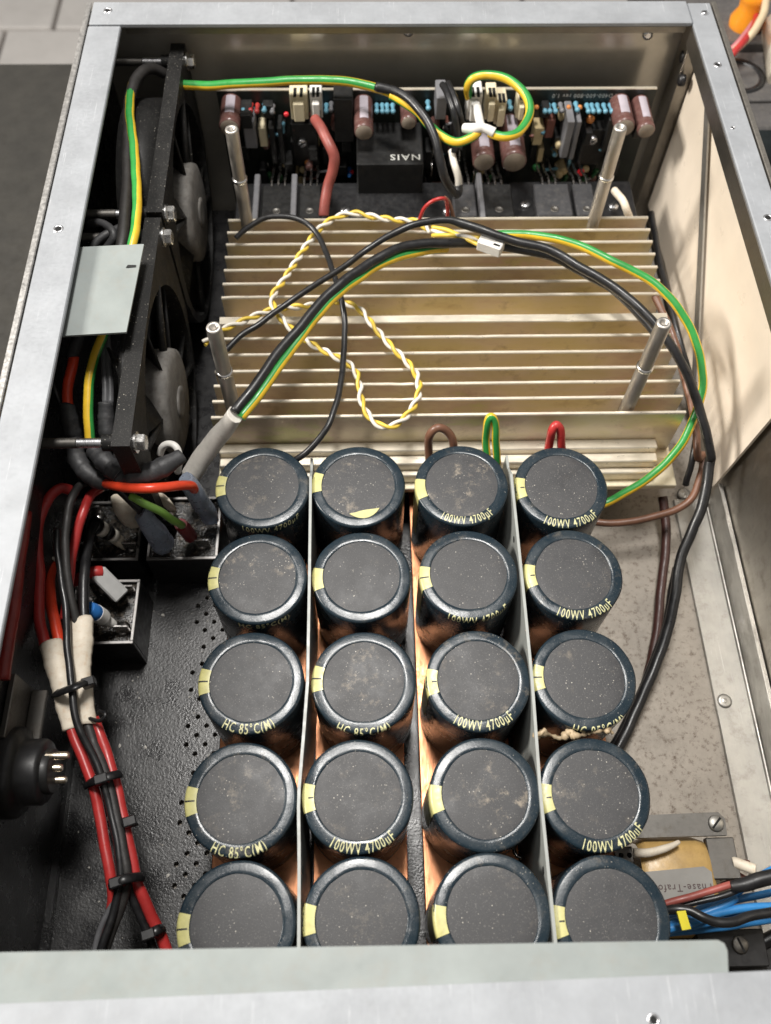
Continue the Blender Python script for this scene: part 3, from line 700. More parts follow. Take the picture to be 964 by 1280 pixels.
# ================================================================== AMPLIFIER BOARD
PYB = 36.8
bd = thing('amplifier_board', 'black upright circuit board crowded with parts behind the heatsink', 'circuit board', (3.5, PYB, .3))
obj('board', Mesh().box(-6.75, 13.95, PYB, PYB + .16, .3, 8.42, 0), 'circuit_board', bd)
obj('board_edge', Mesh().box(-6.75, 13.95, PYB + .002, PYB + .158, 8.425, 8.47), 'fin_edge', bd)
def board_text(txt, xc, zc, size, flip=True):
    vs, fs, w = text_mesh(txt, size, .9); m = Mesh()
    m.add([(xc - (x - w / 2), PYB - .012, zc - y) for x, y in vs], [f[::1] for f in fs]); return m
tx = (11.24,36.8,8.094)
obj('board_lettering', board_text('SPD400-600-800 rev 1.0', tx[0] - .6, tx[2] + .12, .30), 'silkscreen', bd)
def bcap(x, z, d, r):
    """round capacitor lying out from the board"""
    c = obj('round_capacitor', Mesh().lathe([(r, 0), (r, d - .45), (r * .93, d - .38), (r * .93, d - .32), (r, d - .25), (r, d - .05), (r * .9, d)], 24, (x, PYB, z), (0, -1, 0)), 'capacitor_brown', bd)
    obj('capacitor_face', Mesh().lathe([(r * .88, 0), (r * .84, .02), (.01, .02)], 24, (x, PYB - d - .002, z), (0, -1, 0)), 'capacitor_top', c)
    ax = Vector((0, -1, 0)); m = Mesh(); n = 6; vs = []
    for h in (.1, d - .5):
        for k in range(n + 1):
            a = PI / 2 - .5 + k / n * .9; vs.append((x + (r + .008) * math.cos(a), PYB - h, z + (r + .008) * math.sin(a)))
    m.add(vs, [(k, k + 1, n + 2 + k, n + 1 + k) for k in range(n)], 0, True); obj('silver_stripe', m, 'capacitor_silver_stripe', c)
for c in [(-6.111,7.837,1.8,0.481),(0.103,7.806,2.137,0.444),(2.209,7.71,1.364,0.375),(5.809,6.361,2.44,0.534),(7.208,6.58,2.713,0.587),(12.31,7.746,1.819,0.487),(13.292,7.741,2.042,0.411)]: bcap(*c)
def bbox(name, f, mat, b=.04):
    xa, xb, za, zb, d = f
    return obj(name, Mesh().box(xa, xb, PYB - d, PYB - .005, za, zb, b), mat, bd)
# relay with lettering on its upper face
xa, xb, zt_, dep = (-0.254,2.9,6.749,2.961)
rl_ = obj('relay', Mesh().box(xa, xb, PYB - dep, PYB - .01, zt_ - 2.75, zt_, .06), 'relay_black', bd)
def relay_text(txt, xr, yy, size):
    vs, fs, w = text_mesh(txt, size, 1.1); m = Mesh()
    m.add([(xr - x, yy + size * .7 - y - size * .7, zt_ + .008) for x, y in vs], fs); return m
obj('relay_lettering', relay_text('NAIS', xb - .12, PYB - dep + .62, .55), 'silkscreen', rl_)
for f, mt, nm in [((-5.608,-5.039,6.116,7.634,1.1),'component_grey','film_capacitor'),((-4.944,-4.559,5.961,7.048,0.8),'cream_nylon','ceramic_part'),((-3.373,-2.126,4.724,7.179,0.7),'component_black','heat_spreader'),((-3.296,-2.48,7.554,8.902,0.9),'cream_nylon','connector_socket'),((-2.359,-1.805,7.713,8.972,1.0),'white_nylon','connector_socket'),((-1.277,-0.376,6.454,8.793,1.1),'component_black','small_relay'),((3.443,3.925,7.825,9.001,1.3),'component_grey','film_capacitor'),((4.922,5.594,7.585,8.938,1.0),'white_nylon','connector_socket'),((5.797,6.285,7.504,8.861,0.9),'cream_nylon','connector_socket'),((6.281,6.772,7.238,8.569,0.9),'cream_nylon','connector_socket'),((7.287,7.664,7.507,8.616,0.8),'cream_nylon','connector_socket'),((8.335,8.803,5.968,6.972,0.8),'tan_part','trimmer'),((8.76,9.041,4.8,5.617,0.6),'tan_part','trimmer'),((8.884,9.271,6.38,7.411,0.8),'brown_part','choke'),((9.662,10.009,5.782,7.86,1.5),'component_grey','heat_spreader'),((10.152,10.385,5.518,7.703,1.3),'component_grey','heat_spreader'),((10.796,12.068,4.718,6.788,0.7),'component_black','heat_spreader'),((11.778,12.128,5.733,7.55,1.0),'component_black','film_capacitor'),((-4.431,-4.16,5.133,7.201,1.0),'component_black','heat_spreader'),((-4.006,-3.774,5.13,7.199,1.0),'component_black','heat_spreader'),((5.709,5.956,2.865,4.641,0.5),'component_grey','small_transistor'),((3.353,3.763,2.709,4.984,0.6),'component_black','small_transistor'),((0.355,1.015,2.588,3.529,1.2),'component_black','small_transistor')]:
    o = bbox(nm, f, mt)
    if nm == 'connector_socket':
        xa, xb, za, zb, d = f; w = (xb - xa) * .2
        obj('socket_tongue', Mesh().box(xa + w, xb - w, PYB - d - .35, PYB - d - .005, za + .15, zb - .25, .04), mt, o)
        for q in (-1, 1): obj('socket_slot', Mesh().box((xa + xb) / 2 + q * w * .9 - .07, (xa + xb) / 2 + q * w * .9 + .07, PYB - d - .2, PYB - d * .5, zb + .001, zb + .02), 'dark_hole', o)
for x, y, z in [(-2.89,36.05,6.185),(11.284,36.05,6.235)]:
    screw(bd, x, y, z, .22, up=(0, -1, 0))
for px in [(-5.524,36.55,7.892,'resistor_blue'),(-5.186,36.55,7.89,'resistor_red'),(-4.891,36.55,7.846,'resistor_red'),(-4.548,36.55,7.887,'resistor_blue'),(-4.18,36.55,7.8,'component_grey'),(-1.652,36.55,7.83,'resistor_blue'),(-1.422,36.55,7.914,'component_grey'),(0.729,36.55,7.818,'resistor_blue'),(0.994,36.55,7.817,'resistor_blue'),(1.221,36.55,7.816,'resistor_blue'),(1.486,36.55,7.814,'resistor_blue'),(3.145,36.55,7.977,'resistor_blue'),(7.012,36.55,7.958,'resistor_blue'),(8.678,36.55,7.778,'resistor_blue'),(8.907,36.55,7.777,'resistor_blue'),(9.175,36.55,7.776,'resistor_blue'),(9.472,36.55,7.817,'component_grey'),(10.19,36.55,7.857,'resistor_blue'),(10.744,36.55,7.768,'resistor_blue'),(10.974,36.55,7.767,'resistor_blue'),(11.242,36.55,7.765,'resistor_blue'),(11.549,36.55,7.764,'resistor_blue'),(11.856,36.55,7.762,'resistor_blue'),(8.757,36.55,6.631,'resistor_blue'),(-0.647,36.55,4.131,'blue_part'),(9.581,36.55,5.327,'resistor_blue')]:
    x, y, z, mt = px
    obj('resistor', Mesh().lathe([(.03, -.40), (.10, -.36), (.13, -.26), (.085, -.12), (.085, .12), (.13, .26), (.10, .36), (.03, .40)], 12, (x, y - .2, z), (0, -1, .15)), mt, bd)
for x, y, z, r, mt in [(10.985,36.3,7.214,0.20249999999999999,'orange_disc'),(9.813,36.3,7.874,0.108,'orange_disc'),(10.346,36.3,7.871,0.108,'orange_disc'),(8.291,36.3,7.881,0.108,'orange_disc'),(11.376,36.3,4.305,0.189,'tan_part'),(-3.554,36.3,7.555,0.1215,'red_part'),(-0.524,36.3,4.193,0.108,'red_part'),(-2.987,36.3,4.36,0.189,'tan_part')]:
    obj('disc_capacitor', Mesh().lathe([(r * .5, -.12), (r * .9, -.09), (r, 0), (r * .9, .09), (r * .5, .12)], 18, (x, y, z), (0, -.9, .4)), mt, bd)
for x, y, z in [(9.812,36.45,3.532),(10.415,36.45,3.425),(11.419,36.45,3.417),(11.914,36.45,3.822),(-4.751,36.45,3.745),(-4.198,36.45,3.538),(6.498,36.45,3.455),(5.73,36.45,3.665),(3.93,36.45,5.821)]:
    obj('diode', Mesh().lathe([(.05, -.5), (.13, -.45), (.13, .45), (.05, .5)], 10, (x, y, z), (.1, -.35, .9)), 'green_part', bd)
    obj('lead', Mesh().tube([(x, y, z + .4), (x + .02, y - .1, z + 1.0)], .035, 6, smooth_path=False), 'solder', bd)
rp = random.Random(11)
for k in range(190):
    x = rp.uniform(-6.4, 13.6); z = rp.uniform(2.2, 7.7); d = rp.uniform(.25, 1.2)
    if -.6 < x < 3.2 and z > 3.6: continue
    kind = rp.random()
    if kind < .30:
        w, h = rp.uniform(.12, .28), rp.uniform(.25, .55); obj('small_transistor', Mesh().box(x - w, x + w, PYB - d, PYB - .01, z - h, z + h, .03), 'component_black', bd)
    elif kind < .62:
        ax = rp.choice(((0, -1, .2), (1, 0, .1), (.1, 0, 1))); obj('resistor', Mesh().lathe([(.02, -.34), (.07, -.28), (.09, -.2), (.065, -.1), (.065, .1), (.09, .2), (.07, .28), (.02, .34)], 10, (x, PYB - d * .7, z), ax), rp.choice(('resistor_blue', 'resistor_blue', 'tan_part', 'component_grey', 'brown_part')), bd)
    elif kind < .78:
        r = rp.uniform(.12, .26); obj('round_capacitor', Mesh().lathe([(r, 0), (r, d - .05), (r * .8, d), (.02, d)], 16, (x, PYB, z), (0, -1, 0)), rp.choice(('component_black', 'capacitor_brown', 'tan_part')), bd)
    elif kind < .88:
        r = rp.uniform(.16, .24); obj('disc_capacitor', Mesh().lathe([(r * .5, -.1), (r, 0), (r * .5, .1)], 16, (x, PYB - d, z), (rp.uniform(-.4, .4), -1, .3)), rp.choice(('orange_disc', 'tan_part', 'green_part', 'red_part')), bd)
    else:
        obj('lead', Mesh().tube([(x, PYB, z), (x + .03, PYB - d, z + .1), (x + .02, PYB - d - .2, z - .5)], .035, 6), 'solder', bd)
# output transistors clamped on the shelf
for k, (xa, xb, mt) in enumerate([(-4.8,-3.35,'component_black'),(-3.04,-1.97,'component_black'),(4.32,5.4,'transistor_grey'),(5.75,7.17,'component_black'),(8.25,9.95,'transistor_grey'),(10.15,11.11,'transistor_grey')]):
    o = obj('output_transistor', Mesh().box(xa, xb, 31.75, 33.9, 5.01, 5.5, .06), mt, bd)
    xm = (xa + xb) / 2; obj('mounting_hole', Mesh().lathe([(.2, 0), (.2, .02), (.15, .02), (.13, .005), (.01, .005)], 16, (xm, 32.15, 5.5), cap1=False), 'bracket_steel', o)
    for q in (-1, 0, 1):
        xc = (xa + xb) / 2 + q * .32
        obj('lead', Mesh().tube([(xc, 33.85, 5.2), (xc, 34.6, 5.25), (xc, 35.4, 4.9), (xc, 36.79, 4.6)], .06, 6), 'solder', o)
for x, y in [(7.854,32.945),(12.104,32.797),(-0.826,32.652),(-2.353,32.454),(4.084,32.605)]:
    screw(bd, x, y, 5.02, .24, ang=1.0)
for a, b in [(-5.17,-4.9),(-3.39,-3.12),(5.51,5.75)]:
    obj('spring_clip', Mesh().box(a, b, 31.4, 34.4, 5.01, 5.75, .04), 'component_grey', bd)

# ================================================================== CABLES NEAR THE BOARD
gywire('earth_cable', [(-8.066,35.915,9.4),(-6.811,35.713,9.5),(-5.433,35.676,9.6),(-3.276,35.745,9.7),(-1.124,35.732,9.7),(0.31,35.53,9.6),(1.38,35.11,9.5)], .2, 'green and yellow cable crossing above the top edge of the circuit board', start=1, twist=.05)
wire('black_cable', [(0.665,35.265,9.75),(1.722,34.766,9.75),(2.58,33.833,9.6),(3.125,32.925,9.2),(3.405,32.113,8.6),(3.686,31.673,7.8),(4.122,31.771,6.9),(4.381,32.002,6.6),(4.42,32.299,6.8)], .2, 'black_wire', 'black cable curving down in front of the relay')
gywire('earth_cable', [(1.303,34.933,9.55),(2.006,34.466,9.45),(2.602,34.015,9.3),(3.048,33.421,9.1),(3.526,32.914,9.0),(4.139,32.493,9.0),(4.773,32.622,9.1),(5.136,32.91,9.2)], .2, 'short green and yellow cable between the relay and the white cable tie', start=9, twist=.05)
gywire('earth_cable', [(5.626,32.854,9.2),(6.239,32.589,9.2),(6.889,32.833,9.25),(7.36,33.531,9.4),(7.47,34.228,9.6),(7.091,35.046,9.8),(6.478,35.573,9.9),(5.705,35.8,9.9),(5.061,35.722,9.8),(4.859,35.752,9.3),(5.018,36.037,8.6)], .2, 'green and yellow cable looped above the white connectors of the board', start=2, twist=.20)
ct = thing('white_cable_tie', 'white plastic cable tie holding the green and yellow loop to the board', 'cable tie', (5.258,33.321,9.0))
obj('strap', Mesh().tube([(4.518,33.176,9.2),(4.91,32.929,9.35),(5.326,32.914,9.4),(5.816,32.726,9.3)], [.2, .24, .2, .22], 10), 'white_nylon', ct)
obj('tail', Mesh().tube([(5.276,33.043,9.3),(5.217,33.677,9.3),(5.232,34.938,9.0)], .2, 8, flat=.5), 'white_nylon', ct)
wire('black_cable', [(3.662,35.566,9.6),(3.862,34.766,9.7),(4.089,33.98,9.4),(4.28,33.678,8.6),(4.216,33.341,7.8)], .15, 'black_wire', 'short black cable standing upright left of the white board connectors', group=None)
wire('black_cable', [(3.921,35.675,9.6),(4.082,34.874,9.7),(4.309,34.086,9.4),(4.513,33.945,8.6),(4.442,33.446,7.8)], .15, 'black_wire', 'short black cable touching the white board connector on its right')
wire('white_cable', [(4.106,33.693,7.6),(4.23,33.025,7.4),(4.421,32.594,7.0),(4.491,32.429,6.5)], .16, 'white_wire', 'short white cable right of the relay')
wire('red_cable', [(-2.104,34.588,8.6),(-1.799,33.81,8.7),(-1.443,33.001,8.5),(-1.243,32.652,8.1),(-1.334,32.467,7.6),(-1.54,32.228,7.0),(-1.706,31.755,6.5),(-1.799,31.271,6.0)], .24, 'pink_red_wire', 'faded red cable hanging from the white connector left of the relay')
wire('red_wire', [(2.555,30.495,6.4),(2.746,30.553,7.0),(3.085,30.612,7.4),(3.511,30.698,7.5),(3.754,30.827,7.2),(3.905,30.898,6.2)], .085, 'red_wire', 'thin red wire arched above the rear edge of the heatsink')
wire('red_wire', [(3.683,30.969,7.3),(3.92,30.945,7.0),(4.163,30.895,6.2)], .085, 'brown_wire', 'short reddish brown wire beside the thin red arch')
wire('white_tube', [(11.845,32.595,6.2),(12.043,31.737,6.4),(12.219,31.331,6.2),(12.458,31.241,5.8)], .18, 'white_sleeve', 'short whitish tube behind the rear right standoff')

# ================================================================== CABLES OVER THE HEATSINK
Z6 = None
def twisted(name, pts, lab):
    """two wires twisted round each other along a path"""
    base = Mesh().tube(pts, .01, 3, sub=14, caps=False); n = 3
    path = [(Vector(base.v[i]) + Vector(base.v[i + 1]) + Vector(base.v[i + 2])) / 3 for i in range(0, len(base.v), n)]
    t = thing(name, lab, 'cable', path[0]); acc = 0; A, B = [], []
    for i, p in enumerate(path):
        T = (path[min(i + 1, len(path) - 1)] - path[max(i - 1, 0)]).normalized(); a = T.cross(Vector((0, 0, 1))).normalized(); b = T.cross(a)
        if i: acc += (p - path[i - 1]).length
        w = acc * 2 * PI / 1.25 + .5 * math.sin(acc * .9); d = .085 * (math.cos(w) * a + math.sin(w) * b); A.append(p + d); B.append(p - d)
    obj('yellow_wire', Mesh().tube(A, .078, 7, smooth_path=False), 'gold_yellow_wire', t)
    obj('white_wire', Mesh().tube(B, .078, 7, smooth_path=False), 'white_wire', t)
twisted('twisted_pair', [(3.007,29.283,6.9),(2.383,29.908,6.9),(1.377,30.033,6.9),(0.431,30.257,6.9),(-0.4,30.463,6.9),(-1.178,30.33,6.8),(-1.888,29.733,6.75),(-2.408,28.901,6.7),(-2.963,27.725,6.7),(-3.489,26.49,6.8),(-3.813,25.733,6.9),(-3.811,25.059,7.0),(-3.409,24.354,6.9),(-2.85,23.726,6.8),(-2.19,23.216,6.7),(-1.205,22.544,6.7),(-0.505,22.033,6.65),(-0.242,21.269,6.6),(-0.144,20.356,6.6),(0.264,19.461,6.6),(0.882,19.14,6.6),(1.519,19.544,6.6),(2.08,20.518,6.6),(2.12,21.501,6.6),(1.715,22.273,6.65),(0.978,23.203,6.7),(0.337,24.194,6.7),(-0.154,24.947,6.75),(-0.654,25.243,6.8),(-1.217,25.441,6.75),(-2.45,25.237,6.7),(-3.552,25.045,6.8),(-4.395,24.535,7.0),(-5.104,23.948,7.2),(-5.794,23.372,7.4),(-6.44,22.727,7.4)],
        'twisted yellow and white wire pair looping over the heatsink')
wire('black_cable', [(-5.661,29.278,6.6),(-5.167,29.56,6.9),(-4.27,29.916,7.2),(-3.204,29.815,7.3),(-2.385,29.428,7.2),(-1.796,28.489,7.1),(-1.313,26.594,7.3),(-0.948,25.028,7.4),(-0.814,23.868,7.1),(-0.874,22.112,6.9),(-1.103,20.283,6.9),(-1.519,19.046,6.7),(-2.341,18.277,6.2),(-3.008,18.17,5.6)], .125, 'black_wire', 'thin black cable making a tall loop over the heatsink')
# bundle with the grey sleeve
wire('black_cable', [(-4.913,18.94,8.0),(-4.15,20.068,8.2),(-3.289,21.562,8.3),(-2.49,22.716,8.4),(-1.772,23.743,8.5),(-0.929,24.711,8.6),(-0.287,25.342,8.6),(0.366,25.882,8.6),(1.026,26.343,8.6),(1.697,26.791,8.5),(2.595,27.077,8.4),(3.551,27.27,8.2),(4.832,27.655,7.8),(6.261,27.616,7.6),(8.028,27.178,7.5),(9.464,26.238,7.4),(10.586,25.227,7.4),(11.423,24.013,7.3),(12.146,22.836,7.1)], .2, 'black_wire', 'shiny black cable rising from the grey sleeve across the heatsink')
gywire('earth_cable', [(-4.686,18.834,7.8),(-3.869,20.026,8.0),(-2.901,21.717,8.1),(-2.195,22.882,8.2),(-1.571,23.739,8.3),(-0.937,24.52,8.35),(-0.292,25.15,8.35),(0.363,25.766,8.3),(1.027,26.197,8.3),(1.701,26.614,8.2),(2.616,27.072,8.0),(3.555,27.484,7.7)], .19, 'green and yellow cable rising from the grey sleeve', start=3, twist=.03, wide=True)
wire('black_cable', [(-5.686,22.796,6.8),(-5.099,23.38,7.0),(-4.355,23.912,7.1),(-3.489,24.575,7.3),(-2.389,25.266,7.6),(-0.945,25.876,8.2),(-0.172,26.238,8.6),(0.597,26.737,8.8),(1.371,27.224,8.9),(2.033,27.474,9.0),(2.812,27.708,9.0),(3.52,27.777,9.0),(4.098,27.678,8.9),(5.313,27.174,8.8),(6.288,26.845,8.7),(7.744,26.411,8.6),(8.887,25.524,8.5),(10.123,24.589,8.4),(11.062,23.458,8.3),(11.915,22.327,8.0),(12.644,21.377,7.4),(13.214,20.494,6.6),(13.698,19.442,5.8),(14.022,18.66,5.0),(14.092,18.517,4.6),(13.873,17.264,3.9),(13.365,16.13,3.2),(12.836,14.944,2.6),(12.519,13.605,2.1),(12.126,12.285,1.6),(11.366,10.746,1.2),(10.626,9.417,0.9),(9.762,7.999,0.7),(8.939,6.886,0.6)], [.13] * 8 + [.15] * 4 + [.19] * 12 + [.22] * 10, 'black_wire', 'long black cable running over the heatsink and down to the bare floor')
gywire('earth_cable', [(5.167,27.623,8.2),(5.914,27.633,8.3),(7.269,27.464,8.4),(8.809,26.853,8.5),(10.171,25.92,8.5),(11.576,25.115,8.3),(12.592,24.097,8.0),(13.318,23.038,7.4),(13.704,21.981,6.8),(13.763,21.075,6.2),(13.53,20.313,5.6),(13.18,19.543,5.0),(12.628,18.911,4.4),(11.761,18.361,3.6),(10.818,17.968,3.1),(10.222,17.739,2.8),(9.345,17.516,2.6)], .18, 'green and yellow cable sweeping round the right end of the heatsink', start=8, twist=.08)
wire('brown_cable', [(12.689,26.396,6.0),(13.14,24.875,5.8),(13.486,23.239,5.4),(13.7,21.646,5.0),(13.942,20.225,4.4),(13.972,19.201,3.9),(14.36,19.501,3.6),(14.137,18.504,3.2),(13.568,17.641,2.8),(12.184,17.163,2.5),(10.608,16.994,2.3),(9.187,17.242,2.1)], .16, 'brown_wire', 'brown cable bending below the right front corner of the heatsink')
wire('black_cable', [(13.883,21.099,4.9),(14.033,20.357,4.2),(13.823,19.241,3.6),(13.773,18.648,2.6)], .14, 'black_wire', 'short black cable beside the brown one near the heatsink corner')
wire('black_cable', [(14.741,34.33,3.2),(14.504,31.053,3.4),(14.447,28.562,3.6),(14.54,26.369,3.4),(15.047,24.726,2.6),(15.463,23.741,1.6)], .15, 'black_wire', 'black cable lying along the foot of the cream sheet')
wire('maroon_cable', [(13.054,18.628,1.6),(13.124,17.528,1.2),(12.854,15.855,0.9),(12.465,14.234,0.6),(12.022,12.475,0.5),(11.258,10.478,0.4),(10.367,8.853,0.4)], .20, 'maroon_wire', 'flat dark maroon cable lying on the bare floor')
wire('black_cable', [(12.944,15.037,1.9),(12.621,13.854,1.5),(12.203,12.47,1.1),(11.397,10.874,0.8),(10.649,9.529,0.5),(9.649,8.072,0.4),(8.808,6.939,0.35)], .19, 'black_wire', 'black cable touching the maroon one on the bare floor')
tp = thing('wire_plug', 'small white two pin plug lying on the cables over the heatsink', 'plug', (5.438,27.41,8.0))
q0 = Vector((4.85,27.216,8.6)); q1 = Vector((5.778,26.754,8.6))
dd = (q1 - q0); ang = math.atan2(dd.y, dd.x); c = (q0 + q1) / 2; h = dd.length / 2
rot = Matrix.Rotation(ang, 3, 'Z')
obj('plug_body', Mesh().box(c.x - h, c.x + h, c.y - .3, c.y + .3, c.z - .5, c.z, .04, rot=rot), 'white_nylon', tp)
for dy in (-.13, .13):
    w = c + rot @ Vector((h * .55, dy, 0)); obj('slot', Mesh().box(w.x - .14, w.x + .14, w.y - .05, w.y + .05, w.z - .01, w.z + .012, rot=rot), 'dark_hole', tp)
for k, (mt, nm, d) in enumerate((('gold_yellow_wire', 'yellow_wire', 0), ('white_wire', 'white_wire', 3), ('gold_yellow_wire', 'yellow_wire', 6))):
    pts = [(2.985,28.758,7.6),(3.586,28.298,7.9),(4.184,27.909,8.1),(4.89,27.437,8.3)]
    obj(nm, Mesh().tube([(p[0], p[1] - .05 * d + .1 * math.sin(i * 2 + k * 2), p[2] + .07 * math.cos(i * 2 + k * 2)) for i, p in enumerate(pts)], .09, 8), mt, tp)
sl = wire('cable_sleeve', [(-7.119,18.187,4.6),(-6.556,18.518,5.4),(-5.846,18.803,6.4),(-5.224,18.897,7.3),(-4.899,18.919,7.9)], [.46, .46, .43, .38, .36], 'grey_sleeve', 'long pale grey sleeve round the cables left of the capacitors', 'sleeve', flat=.8)
# loops behind the first capacitor row
wire('brown_cable', [(2.571,18.454,4.6),(2.498,18.782,5.6),(2.522,18.903,6.4),(2.791,18.999,6.7),(3.148,18.977,6.5),(3.429,18.813,6.0),(3.559,18.574,5.0)], .17, 'brown_wire', 'small brown cable loop behind the third capacitor column')
gywire('earth_cable', [(4.906,18.487,4.8),(4.8,18.998,5.8),(4.758,19.225,6.6),(4.859,19.358,6.9),(5.032,19.266,6.7),(5.155,18.938,6.0),(5.33,18.48,4.8)], .16, 'small upright green and yellow cable loop behind the capacitors', start=2)
wire('red_cable', [(7.352,18.449,4.8),(7.317,18.847,5.8),(7.299,18.954,6.5),(7.435,19.081,6.7),(7.618,18.987,6.5),(7.77,18.776,5.9),(7.972,18.44,4.8)], .17, 'red_wire', 'small red cable loop behind the rightmost capacitor column')

# ================================================================== LEFT SIDE CABLES BY THE FANS
gywire('earth_cable', [(-9.884,35.245,10.2),(-9.927,34.213,10.4),(-9.817,32.878,10.5),(-9.543,31.369,10.5),(-9.221,29.679,10.5),(-8.976,28.062,10.5),(-8.839,26.621,10.4),(-8.854,25.443,10.3),(-9.172,24.183,9.9),(-9.668,22.253,9.4),(-9.962,21.354,9.1),(-10.199,20.281,8.8),(-10.296,19.296,8.4),(-10.27,18.497,8.0),(-10.205,17.839,7.6)], .19, 'green and yellow cable running down beside the left rail', start=2, twist=.12)
wire('black_sheath', [(-8.9,36.422,9.6),(-9.255,36.188,10.0),(-9.613,35.539,10.3),(-9.882,34.426,10.4),(-9.901,32.888,10.3),(-9.684,30.523,10.2),(-9.46,27.839,10.1),(-9.395,25.755,10.0),(-9.571,24.363,9.5)], .24, 'dull_black_wire', 'dull black sheathed cable beside the left rail and upper fan', 'sheath')
wire('black_cable', [(-10.958,27.054,9.6),(-10.467,26.882,9.8),(-9.977,26.466,9.9),(-9.831,26.092,9.8),(-10.221,25.856,9.4)], .16, 'heat_shrink', 'dull black cable bending behind the left rail above the grey card')
wire('black_cable', [(-9.681,26.716,9.7),(-10.078,26.311,9.8),(-10.47,25.986,9.7),(-10.817,25.606,9.4)], .16, 'heat_shrink', 'second dull black cable dipping under the grey card')
wire('grey_cable', [(-9.829,22.206,9.0),(-9.696,21.213,8.8),(-9.572,20.315,8.5),(-9.552,19.318,8.1)], .13, 'grey_wire', 'grey cable hanging below the plastic card, left one of a pair')
wire('grey_cable', [(-10.011,22.209,9.0),(-9.876,21.215,8.8),(-9.751,20.317,8.5),(-9.73,19.321,8.1)], .13, 'grey_wire', 'grey cable hanging below the plastic card, right one of a pair')
wire('red_cable', [(-11.074,21.618,8.7),(-10.99,21.043,8.7),(-11.009,20.557,8.6),(-11.143,20.04,8.4),(-11.174,19.635,8.2),(-11.145,19.229,8.0)], .2, 'orange_red_wire', 'short orange red cable below the plastic card by the left rail')
wire('heat_shrink', [(-10.785,21.907,9.0),(-10.892,21.606,8.9),(-10.987,21.23,8.8),(-11.0,21.004,8.75)], .24, 'heat_shrink', 'black shrink tube on the upper end of the orange red cable', 'sleeve')
wire('heat_shrink', [(-11.161,19.339,8.0),(-11.102,18.932,7.8),(-11.078,18.552,7.4),(-11.037,18.273,7.0)], [.3, .33, .34, .34], 'heat_shrink', 'black shrink tube on the lower end of the orange red cable', 'sleeve', wob=.06)
wire('heat_shrink', [(-9.71,19.393,8.1),(-9.738,18.985,7.8),(-9.722,18.466,7.5),(-9.728,18.153,7.1)], [.28, .31, .31, .30], 'heat_shrink', 'black shrink tube round the two grey cables', 'sleeve', wob=.06)
wire('heat_shrink', [(-10.925,18.12,7.4),(-10.734,17.413,7.4),(-10.399,16.914,7.3),(-9.91,16.555,7.2),(-9.448,16.401,7.1)], [.33, .36, .36, .33, .22], 'heat_shrink', 'thick black taped cable curving under the fan bolt', 'sleeve', wob=.08)
wire('heat_shrink', [(-9.913,17.37,8.0),(-9.569,16.954,8.0),(-9.209,16.636,7.9),(-8.859,16.387,7.8)], [.28, .36, .40, .36], 'heat_shrink', 'wrinkled black taped joint below the lower fan', 'sleeve', wob=.12)
wire('heat_shrink', [(-8.995,16.348,7.7),(-8.446,16.255,7.9),(-7.857,16.32,8.0),(-7.287,16.553,8.1),(-6.668,17.018,8.1)], [.30, .40, .40, .38, .26], 'heat_shrink', 'black taped cable end pointing right towards the capacitors', 'sleeve', wob=.06)
wire('black_cable', [(-11.739,20.269,8.6),(-11.533,19.678,8.4),(-11.435,19.379,8.0),(-11.345,19.146,7.6)], .1, 'black_wire', 'thin black wire squeezed between left rail and orange red cable')
lug = thing('white_wire_loop', 'white plastic loop behind the black taped cable end', 'cable tie', (-7.552,18.367,6.2))
obj('loop', Mesh().tube([(-8.006,18.264,6.2),(-7.809,18.372,6.6),(-7.49,18.348,6.8),(-7.23,18.164,6.8),(-7.175,17.919,6.5),(-7.404,17.818,5.6)], .14, 10), 'white_nylon', lug)

# ================================================================== BRIDGE RECTIFIERS
def rectifier(x0, x1, y0, y1, lab):
    t = thing('bridge_rectifier', lab, 'rectifier', ((x0 + x1) / 2, (y0 + y1) / 2, .1), 'three black bridge rectifiers')
    z = 2.5; w = .13
    def frame(a, b): return Mesh().box(x0, x1, y0, y0 + w, a, b, .02).box(x0, x1, y1 - w, y1, a, b, .02).box(x0, x0 + w, y0 + w + .002, y1 - w - .002, a, b, .02).box(x1 - w, x1, y0 + w + .002, y1 - w - .002, a, b, .02)
    cs = obj('case', frame(.1, z - .09), 'black_plastic', t)
    obj('rim', frame(z - .085, z), 'rectifier_case', cs)
    m = Mesh(); n = 8; g = []
    for j in range(n + 1):
        for i in range(n + 1):
            a, b = i / n, j / n
            g.append((x0 + w * .9 + (x1 - x0 - 1.8 * w) * a, y0 + w * .9 + (y1 - y0 - 1.8 * w) * b, z - .22 + .05 * math.sin(7 * a + 3 * b + x0) * math.sin(5 * b - x0)))
    m.add(g, [(j * (n + 1) + i, j * (n + 1) + i + 1, (j + 1) * (n + 1) + i + 1, (j + 1) * (n + 1) + i) for j in range(n) for i in range(n)], 0, True)
    obj('potting', m, 'potting', t)
    cx, cy = (x0 + x1) / 2, (y0 + y1) / 2
    for dx, dy in ((-.85, -.85), (.85, -.85), (-.85, .85), (.85, .85)):
        obj('terminal', Mesh().box(cx + dx - .3, cx + dx + .3, cy + dy - .05, cy + dy + .05, z - .25, z + .55, .02), 'solder', t)
    for dx, dy in ((.85, -.85), (-.85, .85)):
        obj('solder_blob', Mesh().lathe([(.34, 0), (.30, .14), (.16, .24), (.02, .27)], 12, (cx + dx * .9, cy + dy * .8, z - .24)), 'solder', t)
    return t
rectifier(-9.1, -6.17, 15.5, 18.45, 'black square rectifier with blue sleeves next to the capacitors')
rectifier(-12.0 + .25, -9.42, 15.5, 18.3, 'black square rectifier under the red cables by the left wall')
rectifier(-11.8, -9.22, 11.9, 14.65, 'black square rectifier with grey plug and blue and white cap')
